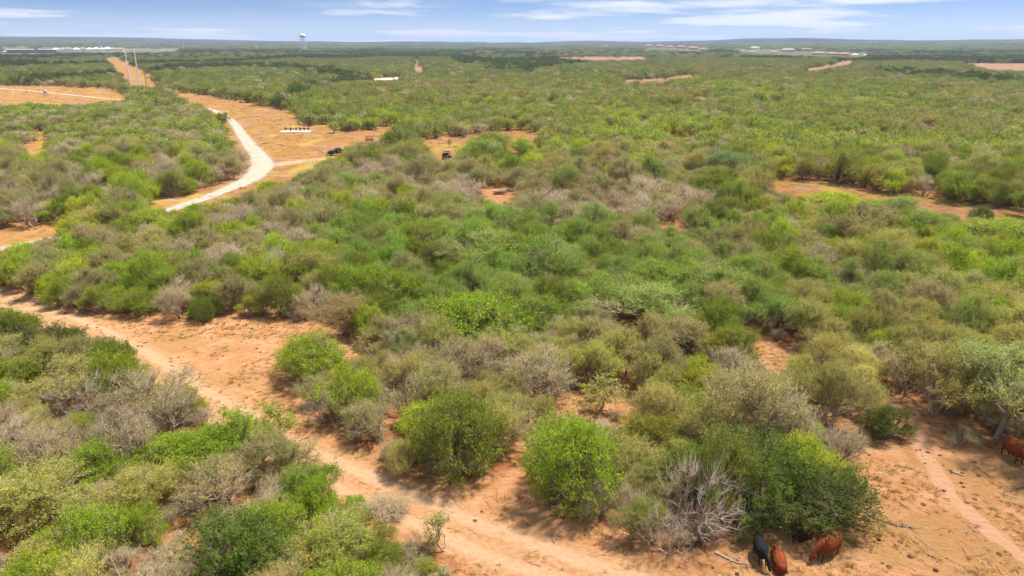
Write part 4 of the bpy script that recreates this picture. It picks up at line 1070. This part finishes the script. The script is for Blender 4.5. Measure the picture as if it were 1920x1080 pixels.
cow(g3(1549, 1044), head_to((1572, 1030), (1526, 1056)), M_RED, 'grazing', 'red-brown cow standing sideways and grazing beside the dark bush', -0.1)
cow(g3(1505, 1010), head_to((1520, 1004), (1492, 1014)), M_DKRED, 'lying', 'dark cow lying in the shade under the overhanging bush', 0.3, 0.7)
cow(g3(1898, 862), head_to((1885, 850), (1915, 872)), M_RED, 'grazing', 'red cow half hidden under the mesquite at the clearing edge', 0.0, 0.95)

# ------------------------------------------------------------------ fallen wood in the clearing
def log(pts_px, r0, label, twigs_n=0):
    P = [np.array(g3(*p, 0.05)) for p in pts_px]; o = empty('fallen_branch', tuple(P[0])); tag(o, label, 'branch', 'fallen branches in the clearings')
    mb = MB(); r = random.Random(len(label))
    for i, (a, b) in enumerate(zip(P, P[1:])): mb.bar(a - P[0], b - P[0], r0 * (1 - 0.25 * i), r0 * (1 - 0.25 * (i + 1)), 7)
    mb.build('limb', M_DEAD, o)
    for k in range(twigs_n):
        a = P[-1] + (P[0] - P[-1]) * r.uniform(0.05, 0.6); d = np.array([r.uniform(-1, 1), r.uniform(-1, 1), r.uniform(0.0, 0.5)]) * r.uniform(0.5, 1.2)
        MB().bar(a - P[0], a - P[0] + d, r0 * 0.4, 0.006, 5).build('twig', M_DEAD, o)
log([(1786, 885), (1797, 889), (1807, 893)], 0.09, 'short log lying in the middle of the cow clearing')
log([(1622, 963), (1650, 975), (1680, 986), (1715, 992)], 0.07, 'forked branch lying right of the grazing red cow', 5)
log([(1340, 1038), (1365, 1050), (1384, 1058), (1410, 1060)], 0.08, 'crooked branch lying left of the black cow', 5)
log([(1715, 1005), (1760, 1040), (1800, 1062)], 0.02, 'thin dark stick across the lower cow clearing', 2)
log([(675, 795), (690, 803), (720, 812)], 0.05, 'dark broken branch on the track below the bare limbs', 4)

# ------------------------------------------------------------------ vehicles and yard things
M_PAINT = plain('black_paint', (0.012, 0.012, 0.014), 0.3, 0.0, 0.2, spec=0.5); M_TYRE = plain('rubber', (0.018, 0.017, 0.016), 0.9)
M_RIM = plain('rim_metal', (0.30, 0.30, 0.30), 0.4, 0.8); M_GLASS = plain('dark_glass', (0.03, 0.035, 0.04), 0.08, 0, 0.05, spec=0.8)
M_SILVER = plain('silver_paint', (0.58, 0.60, 0.64), 0.35, 0.2, 0.12); M_REDP = plain('red_paint', (0.42, 0.035, 0.018), 0.5, 0, 0.3)
M_CONC = plain('concrete', (0.62, 0.57, 0.49), 0.9, 0, 0.12, 1.2); M_PIPE = plain('dark_pipe', (0.05, 0.035, 0.028), 0.6, 0.3); M_STEEL = plain('galvanised_steel', (0.62, 0.62, 0.60), 0.45, 0.35, 0.12)
M_WOOD = plain('weathered_wood', (0.20, 0.13, 0.085), 0.9, 0, 0.35, 2); M_TARP = plain('blue_tarp', (0.07, 0.14, 0.28), 0.5, 0, 0.3, 1.5); M_TIN = plain('pale_tin', (0.66, 0.64, 0.60), 0.4, 0.4, 0.2)
M_SEAT = plain('seat_vinyl', (0.03, 0.03, 0.03), 0.6); M_BOARD = plain('pale_board', (0.50, 0.45, 0.38), 0.9, 0, 0.25, 2)
def wheel(root, c, r, w):
    mb = MB(); 
    mb.loft([((c[0], c[1] + f * w, c[2]), (q, 0, 0), (0, 0, q)) for f, q in ((-.5, r * .82), (-.38, r * .97), (0, r), (.38, r * .97), (.5, r * .82))], 18)
    t = mb.build('wheel', M_TYRE, root, True)
    s = 1 if c[1] > 0 else -1
    k = MB(); k.bar((c[0], c[1] + s * w * .42, c[2]), (c[0], c[1] + s * w * .54, c[2]), r * .58, r * .5, 14); k.build('rim', M_RIM, t)
def utility_vehicle(loc, rz):
    o = tag(empty('utility_vehicle', loc, rz), 'black open-cab utility vehicle standing on the golden yard', 'vehicle')
    MB().box((0.1, 0, 0.62), (2.9, 1.35, 0.35), bevel=0.06).build('chassis', M_PAINT, o)
    MB().prism([(0.55, 0.79), (1.55, 0.79), (1.52, 1.02), (0.62, 1.18)], -0.66, 0.66).build('hood', M_PAINT, o)
    MB().box((-0.95, 0, 0.98), (1.15, 1.4, 0.10)).box((-0.95, 0.68, 1.16), (1.15, 0.05, 0.30)).box((-0.95, -0.68, 1.16), (1.15, 0.05, 0.30)).box((-1.51, 0, 1.16), (0.05, 1.33, 0.30)).build('bed', M_PAINT, o)
    MB().box((0.0, 0, 0.95), (0.55, 1.2, 0.16), bevel=0.04).box((-0.27, 0, 1.25), (0.14, 1.2, 0.5), bevel=0.04).build('seat', M_SEAT, o)
    cage = MB()
    for s in (-1, 1):
        cage.bar((0.72, s * .64, 1.15), (0.42, s * .60, 1.98), 0.045).bar((-0.38, s * .64, 0.95), (-0.36, s * .60, 1.98), 0.045).bar((0.42, s * .60, 1.98), (-0.36, s * .60, 1.98), 0.045)
    cage.bar((-0.36, -.6, 1.55), (-0.36, .6, 1.55), 0.035).bar((0.42, -.6, 1.98), (0.42, .6, 1.98), 0.04).bar((-.36, -.6, 1.98), (-.36, .6, 1.98), 0.04).build('roll_cage', M_PAINT, o)
    MB().box((0.03, 0, 2.05), (0.95, 1.34, 0.06), bevel=0.02).build('roof', M_PAINT, o)
    for y in (-.45, .45): MB().box((1.55, y, 0.93), (0.05, 0.24, 0.12), bevel=0.02).build('headlight', M_TIN, o)
    for x in (-0.95, 1.05):
        for y in (-.66, .66): wheel(o, (x, y, 0.34), 0.34, 0.26)
utility_vehicle(g3(838, 299), math.radians(-62))
def pickup(loc, rz):
    o = tag(empty('pickup_truck', loc, rz), 'dark pickup truck with a silver bed cover beside the bushes', 'truck')
    b = MB(); b.prism([(-2.7, .55), (-2.7, 1.05), (2.35, 1.05), (2.62, .95), (2.66, .55), (2.05, .5), (1.2, .5), (-1.0, .5), (-2.1, .5)], -0.93, 0.93); b.build('body', M_PAINT, o)
    MB().prism([(0.15, 1.05), (2.3, 1.05), (2.25, 1.16), (1.15, 1.24), (.15, 1.24)], -0.86, 0.86).build('hood', M_PAINT, o)
    MB().prism([(-0.95, 1.05), (1.1, 1.05), (0.45, 1.74), (-0.72, 1.76)], -0.82, 0.82).build('cab', M_PAINT, o)
    MB().prism([(0.54, 1.68), (1.06, 1.15), (1.10, 1.15), (0.58, 1.69)], -0.74, 0.74).build('windscreen', M_GLASS, o)
    for s in (-1, 1): MB().prism([(-0.75, 1.18), (0.80, 1.18), (0.40, 1.64), (-0.66, 1.66)], s * 0.815, s * 0.835).build('side_window', M_GLASS, o)
    MB().prism([(-2.66, 1.06), (-0.98, 1.06), (-0.98, 1.52), (-1.15, 1.66), (-2.5, 1.60), (-2.66, 1.40)], -0.88, 0.88).build('bed_cover', M_SILVER, o)
    for s in (-.68, .68): MB().box((2.63, s, .85), (0.08, 0.34, 0.16), bevel=0.02).build('headlight', M_TIN, o)
    MB().box((2.70, 0, .58), (0.14, 1.8, 0.2), bevel=0.03).build('bumper', M_RIM, o)
    for x in (-1.6, 1.65):
        for y in (-.84, .84): wheel(o, (x, y, .37), .37, .25)
pickup(g3(634, 291), math.radians(200))
def feeder(loc, rz):
    o = tag(empty('cattle_feeder', loc, rz), 'red metal cattle feeder with top rails on the golden field', 'feeder')
    MB().prism([(-1.0, .35), (-1.15, .95), (1.15, .95), (1.0, .35)], -.5, .5).build('trough', M_REDP, o)
    r = MB()
    for x in (-1.1, -.37, .37, 1.1):
        for y in (-.5, .5): r.bar((x, y, 0.0), (x, y, 1.55), .03)
    for y in (-.5, .5): r.bar((-1.1, y, 1.55), (1.1, y, 1.55), .035).bar((-1.1, y, 1.25), (1.1, y, 1.25), .03)
    for x in (-1.1, 1.1): r.bar((x, -.5, 1.55), (x, .5, 1.55), .035)
    r.build('rail_frame', M_REDP, o)
feeder(g3(693, 266), 0.15)
def well_pad(loc, rz):
    o = tag(empty('pipe_manifold', loc, rz), 'dark pipes and valves on the pale concrete slab in the golden field', 'pipework')
    p = tag(MB().box((0, 0, 0.09), (9.2, 4.2, 0.18), bevel=0.03).build('concrete_slab', M_CONC), 'pale concrete slab carrying the dark pipes', 'slab'); p.location = loc; p.rotation_euler = (0, 0, rz)
    for x0, x1 in ((-3.4, 0.1), (1.2, 4.0)):
        MB().bar((x0, .9, .85), (x1, .9, .85), .11).build('pipe', M_PIPE, o)
        for x in (x0, (x0 + x1) / 2, x1):
            st = MB().bar((x, .9, .18), (x, .9, .95), .10); st.box((x, .9, .85), (.45, .4, .45), bevel=.06); v = st.build('valve', M_PIPE, o)
            MB().bar((x, .9, 1.0), (x, .9, 1.3), .04).bar((x, .9, 1.28), (x, .9, 1.34), .28, n=14).build('hand_wheel', M_PIPE, v)
    MB().bar((1.9, -1.0, .18), (1.9, -1.0, .95), .09).build('post', M_PIPE, o)
    MB().bar((-1.6, .1, .18), (-1.6, .1, .6), .14).build('stub', M_PIPE, o)
well_pad(g3(554, 247), 0.03)
def gate_panel(loc, rz):
    o = tag(empty('gate_panel', loc, rz), 'white tubular gate panel standing beside the gravel road bend', 'gate')
    for z in (.25, .55, .85, 1.15): MB().bar((-1.5, 0, z), (1.5, 0, z), .03).build('rail', M_STEEL, o)
    for x in (-1.5, -.5, .5, 1.5): MB().bar((x, 0, 0), (x, 0, 1.25), .04).build('upright', M_STEEL, o)
gate_panel(g3(582, 308), 0.1)
def plank_pile(loc, rz):
    o = tag(empty('plank_pile', loc, rz), 'untidy pile of dark planks with one pale board in the mid clearing', 'wood pile')
    r = random.Random(4)
    for k in range(7):
        MB().box((r.uniform(-.3, .3), r.uniform(-.7, .7), .12 + .09 * k), (r.uniform(1.8, 2.8), .24, .07), (r.uniform(-.08, .08), r.uniform(-.05, .05), r.uniform(-.35, .35))).build('plank', M_WOOD, o)
    MB().box((0.1, -.3, .82), (2.4, .28, .07), (0.1, -.03, .12)).build('plank', M_BOARD, o)
plank_pile(g3(936, 364), 0.1)
def tarp_heap(loc, rz):
    o = tag(empty('tarp_heap', loc, rz), 'blue tarp over a heap beside the lime bushes', 'tarp')
    n = 16; V = []; 
    for j in range(n):
        for i in range(n):
            u, v = i / (n - 1) * 2 - 1, j / (n - 1) * 2 - 1; d = max(abs(u), abs(v))
            z = 1.45 * max(0, 1 - max(0, d - .45) / .5) ** .7 + .12 * math.sin(5 * u + 2 * v) * (1 - d * .6) + .06 * math.sin(9 * v)
            V.append((u * 1.35 * (1 + .1 * math.sin(7 * v)), v * 1.1, max(.03, z)))
    i = np.arange(n * n).reshape(n, n); F = np.stack([i[:-1, :-1], i[:-1, 1:], i[1:, 1:], i[1:, :-1]], -1).reshape(-1, 4)
    link(bpy.data.objects.new('tarp', mesh_np('tarp', V, F, [M_TARP], True)), o)
    for x, y in ((-1.6, -.9), (-1.9, -.5)):
        MB().loft([((x, y, z), (q, 0, 0), (0, q, 0)) for z, q in ((0, .28), (.08, .30), (.43, .29), (.46, .31), (.82, .30), (.88, .27))], 16).build('drum', plain('drum_paint', (.05, .045, .08), .5), o, True)
tarp_heap(g3(1000, 306), 0.3)
def tin_sheet(loc, rz):
    n = 24; V = []
    for j in range(6):
        for i in range(n):
            x = i / (n - 1) * 2.2 - 1.1; y = j / 5 * 1.6
            V.append((x, y * .75, .25 + y * .55 + .035 * math.sin(i * 1.9) + .1 * math.sin(y * 2)))
    i = np.arange(6 * n).reshape(6, n); F = np.stack([i[:-1, :-1], i[:-1, 1:], i[1:, 1:], i[1:, :-1]], -1).reshape(-1, 4)
    o = link(bpy.data.objects.new('tin_sheet', mesh_np('tin_sheet', V, F, [M_TIN], True))); sd_ = o.modifiers.new('thickness', 'SOLIDIFY'); sd_.thickness = 0.02
    o.location = loc; o.rotation_euler = (0, 0, rz); tag(o, 'bent pale tin sheet leaning in the dry bushes', 'sheet metal')
tin_sheet(g3(905, 323), 0.5)
def blind(loc, rz):
    o = tag(empty('hunting_blind', loc, rz), 'small grey hunting blind on stilts beside the far road', 'hunting blind')
    MB().box((0, 0, 2.3), (1.5, 1.5, 1.5), bevel=.03).build('cabin', M_TIN, o); MB().prism([(-.9, 3.06), (.9, 3.06), (0, 3.5)], -.9, .9).build('roof', M_STEEL, o)
    MB().box((0, -.757, 2.45), (.9, .02, .35)).build('window', M_GLASS, o)
    for x in (-.65, .65):
        for y in (-.65, .65): MB().bar((x * 1.3, y * 1.3, 0), (x, y, 1.56), .07).build('leg', M_WOOD, o)
blind(g3(87, 182), 0.2)
for (px, py), lab in (((51, 174), 'short dark fence post left of the hunting blind by the far road'), ((73, 171), 'short dark fence post behind the hunting blind by the far road')):
    o = MB().bar((0, 0, 0), (0, 0, 1.5), .16, .14, 10).bar((0, 0, 1.5), (0, 0, 1.56), .19, .10, 10).build('fence_post', M_WOOD); o.location = g3(px, py); tag(o, lab, 'post', 'fence posts by the far road')

# ------------------------------------------------------------------ power poles, water tower, far buildings
M_WHITE = plain('white_paint', (0.80, 0.80, 0.80), 0.5, 0, 0.06)
M_POLE = plain('weathered_steel_pole', (0.80, 0.78, 0.76), 0.5, 0.2, 0.12); M_POLEW = plain('wooden_pole', (0.26, 0.23, 0.21), 0.9, 0, 0.2)
def pole(px, py, h, r, mat, label, arms=True):
    o = tag(empty('power_pole', g3(px, py), random.uniform(-.2, .2) + .3), label, 'power pole', 'power poles along the cleared strip')
    MB().bar((0, 0, 0), (0, 0, h), r, r * .55, 12).build('shaft', mat, o)
    if arms:
        for z in (h - .4, h - 2.2, h - 4.0): MB().bar((0, 0, z), (1.0, 0, z + .12), r * .22, r * .15, 6).build('insulator_arm', mat, o)
    return o
pole(245, 164, 23.2, .5, M_POLE, 'left one of three tall poles, pale steel, at the foot of the cleared strip')
pole(262, 164, 23.2, .5, M_POLE, 'middle one of three tall poles, pale steel, at the foot of the cleared strip')
pole(275, 163, 21.5, .30, M_POLEW, 'right one of three tall poles, thin and dark, at the foot of the cleared strip')
for px, py, h, lab in ((186, 101, 26, 'first far pole at the top of the cleared strip'), (190, 101, 30, 'second and tallest far pole at the top of the cleared strip'), (193, 101, 24, 'third far pole at the top of the cleared strip'), (207, 104, 14, 'short far pole left of the strip mouth'),
                       (218, 104, 16, 'far pole in front of the dark tree row'), (259, 94.5, 24, 'lone far pole right of the white houses'), (345, 95.5, 28, 'lone far pole before the blue ridge'), (481, 96, 22, 'far pole left of the water tower'), (485, 97, 20, 'far pole just left of the water tower'), (507, 96.5, 18, 'low far pole beside the water tower')):
    pole(px, py, h, .6, M_WHITE, lab, False)
M_WHITE = plain('white_paint', (0.80, 0.80, 0.80), 0.5, 0, 0.06)
def water_tower(loc):
    o = tag(empty('water_tower', loc), 'white water tower on tall legs near the horizon', 'water tower')
    MB().loft([((0, 0, z), (q, 0, 0), (0, q, 0)) for z, q in ((39.0, 2.0), (39.8, 5.0), (41.5, 7.4), (43.5, 7.9), (46.0, 7.9), (47.6, 6.6), (49.0, 3.2), (49.4, .6))], 24).build('tank', M_WHITE, o, True)
    MB().loft([((0, 0, z), (q, 0, 0), (0, q, 0)) for z, q in ((43.1, 8.0), (43.2, 8.9), (43.9, 8.9), (44.0, 8.0))], 24).build('walkway', M_STEEL, o)
    MB().bar((0, 0, 0), (0, 0, 40), 1.1, 1.1, 14).build('riser', M_WHITE, o)
    for k in range(6):
        a = k * math.pi / 3 + .2; MB().bar((9.8 * math.cos(a), 9.8 * math.sin(a), 0), (7.5 * math.cos(a), 7.5 * math.sin(a), 43), .55, .5, 8).build('leg', M_WHITE, o)
    for z, q in ((14, 9.0), (28, 8.3)):
        b = MB()
        for k in range(6):
            a, c = k * math.pi / 3 + .2, (k + 1) * math.pi / 3 + .2; b.bar((q * math.cos(a), q * math.sin(a), z), (q * math.cos(c), q * math.sin(c), z), .14, n=5)
        b.build('brace_ring', M_WHITE, o)
water_tower(g3(570, 99))
WALLS = {'white': plain('white_wall', (.78, .76, .72), .8, 0, .05), 'pink': plain('brick_wall', (.50, .33, .26), .8, 0, .1), 'tan': plain('tan_wall', (.58, .48, .38), .8, 0, .1), 'grey': plain('grey_wall', (.30, .29, .31), .8, 0, .1), 'dark': plain('dark_wall', (.16, .155, .17), .8, 0, .1)}
ROOFS = {'white': plain('white_roof', (.80, .79, .77), .6, 0, .05), 'red': plain('red_roof', (.42, .22, .16), .8, 0, .1), 'grey': plain('grey_roof', (.32, .31, .31), .8, 0, .1), 'teal': plain('teal_roof', (.40, .48, .48), .6, 0, .1)}
def house(px, py, wpx, hpx, wall, roof, label, name='house', cat='house', group=None, flat=False, deep=None):
    loc = g3(px, py); k = depth_at(px, py) / F_PX; W, Hh = wpx * k, hpx * k; D = deep or min(W, 16)
    o = tag(empty(name, loc, -math.atan2(loc[0], loc[1]) + random.uniform(-.2, .2) * (not flat)), label, cat, group)
    hw = Hh * (.9 if flat else .62)
    w = MB().box((0, 0, hw / 2), (W, D, hw)).build('wall', WALLS[wall], o)
    n = max(2, int(W / 4.5))
    for i in range(n):
        x = -W / 2 + W * (i + .5) / n
        if i == n // 2: MB().box((x, -D / 2 - .03, hw * .3), (1.3, .1, hw * .6)).build('door', WALLS['dark'], o)
        elif n < 16: MB().box((x, -D / 2 - .03, hw * .55), (1.6, .1, hw * .3)).build('window', M_GLASS, o)
    if flat: MB().box((0, 0, hw + Hh * .05), (W * 1.01, D * 1.03, Hh * .1)).build('roof', ROOFS[roof], o)
    else:
        y = D / 2 + .6; x = W / 2 + .6; rx = max(.2, x - y * .8); b = bmesh.new()
        v = [b.verts.new(c) for c in ((-x, -y, hw), (x, -y, hw), (x, y, hw), (-x, y, hw), (-rx, 0, Hh), (rx, 0, Hh))]
        for f in ((0, 1, 5, 4), (1, 2, 5), (2, 3, 4, 5), (3, 0, 4), (3, 2, 1, 0)): b.faces.new([v[i] for i in f])
        m = MB(); m.bm.free(); m.bm = b; m.build('roof', ROOFS[roof], o)
rr = random.Random(9)
for i, (px, w) in enumerate(((106, 11), (118, 12), (131, 12), (144, 13), (157, 11), (169, 12), (181, 11), (192, 10), (203, 12), (214, 13), (226, 11))):
    house(px, 97.2 - .15 * i * .5, w, rr.uniform(6.2, 8.2), 'white', rr.choice(['red', 'white', 'white']), f'{["first","second","third","fourth","fifth","sixth","seventh","eighth","ninth","tenth","eleventh"][i]} white house from the dark warehouse in the pale row', group='pale row of houses by the power line')
house(60, 99.5, 78, 6.5, 'dark', 'white', 'long dark warehouse with white roof on the far plain', 'warehouse', 'warehouse', flat=True, deep=45)
house(69, 101.5, 5.2, 13, 'grey', 'grey', 'narrow grey tower block in front of the dark warehouse', 'tower_block', 'building', flat=True, deep=8)
house(12, 99.5, 16, 4, 'tan', 'grey', 'low tan shed left of the dark warehouse', 'shed', 'shed')
house(278, 96.2, 60, 2.4, 'white', 'white', 'long low white shed right of the pale houses', 'shed', 'shed', flat=True, deep=20)
house(315, 96.8, 34, 2.2, 'white', 'white', 'short low white shed at the end of the pale strip', 'shed', 'shed', flat=True, deep=20)
for px, py, w, h, wa, ro, lab in (
 (383, 99, 11, 4, 'tan', 'grey', 'tan house left of the round dark trees'), (425, 99.2, 10, 3.6, 'white', 'white', 'white house right of the round dark trees'), (449, 99, 14, 4, 'white', 'teal', 'pale house with bluish roof left of the water tower'),
 (730, 103, 9, 3.4, 'white', 'white', 'small white house alone on the far scrub'), (777, 108, 8, 3.4, 'white', 'white', 'small white hut at the top of the dirt lane'), (811, 100, 6, 4, 'tan', 'red', 'tan hut on the far scrub'),
 (1137, 90.5, 9, 3, 'white', 'white', 'white shed left of the brick houses'), (1152, 91, 8, 2.6, 'white', 'white', 'second white shed left of the brick houses'),
 (1216, 90.5, 14, 4.6, 'pink', 'red', 'leftmost brick house of the right-hand town'), (1236, 91, 14, 5, 'pink', 'red', 'second brick house of the right-hand town'), (1256, 92, 13, 4.6, 'tan', 'red', 'tan house after the two left brick ones'), (1277, 92.5, 15, 5, 'pink', 'red', 'third brick house of the right-hand town'), (1300, 94, 17, 6, 'pink', 'red', 'largest brick house of the right-hand town'), (1318, 95, 13, 5, 'tan', 'red', 'tan house beside the largest brick house'),
 (1392, 98, 12, 3.4, 'tan', 'grey', 'low tan house before the teal-roofed barn'), (1415, 94, 16, 5, 'white', 'teal', 'teal-roofed barn in the right-hand town'), (1412, 98.5, 18, 3, 'tan', 'grey', 'long tan house in front of the teal-roofed barn'), (1450, 98.5, 15, 3.4, 'white', 'grey', 'grey-roofed white house right of the barn'), (1477, 97.5, 24, 6.6, 'tan', 'grey', 'broad tan house with big roof in the right-hand town'),
 (1512, 96, 19, 5.4, 'pink', 'red', 'brick house right of the broad tan house'), (1535, 102.5, 22, 5, 'pink', 'red', 'low brick house row at the end of town'), (1560, 103.5, 20, 5, 'pink', 'red', 'second low brick house at the end of town'), (1581, 104, 18, 5, 'pink', 'red', 'last brick house at the end of town'), (1603, 104.5, 12, 3.5, 'white', 'white', 'white house right of the last brick house'), (1622, 105, 8, 2.8, 'white', 'white', 'small white house beyond the end of town'),
 (1871, 108.5, 7, 2.6, 'white', 'white', 'leftmost white house under the right-hand trees'), (1885, 109, 9, 3, 'white', 'white', 'middle white house under the right-hand trees'), (1904, 109, 7, 2.6, 'white', 'white', 'right white house under the right-hand trees')):
    house(px, py, w, h, wa, ro, lab, group='scattered houses on the far plain')

# ------------------------------------------------------------------ air
def haze():
    m = new_mat('haze'); nt = m.node_tree; o = nt.nodes.new('ShaderNodeOutputMaterial'); v = nt.nodes.new('ShaderNodeVolumePrincipled')
    v.inputs['Color'].default_value = (0.56, 0.70, 0.98, 1); v.inputs['Density'].default_value = 9e-5; v.inputs['Anisotropy'].default_value = 0.1
    nt.links.new(v.outputs[0], o.inputs['Volume'])
    b = MB().box((0, 4600, 54), (20400, 10600, 113)).build('haze', m); tag(b, 'pale thin haze over the whole plain', 'haze', None, 'stuff')
haze()
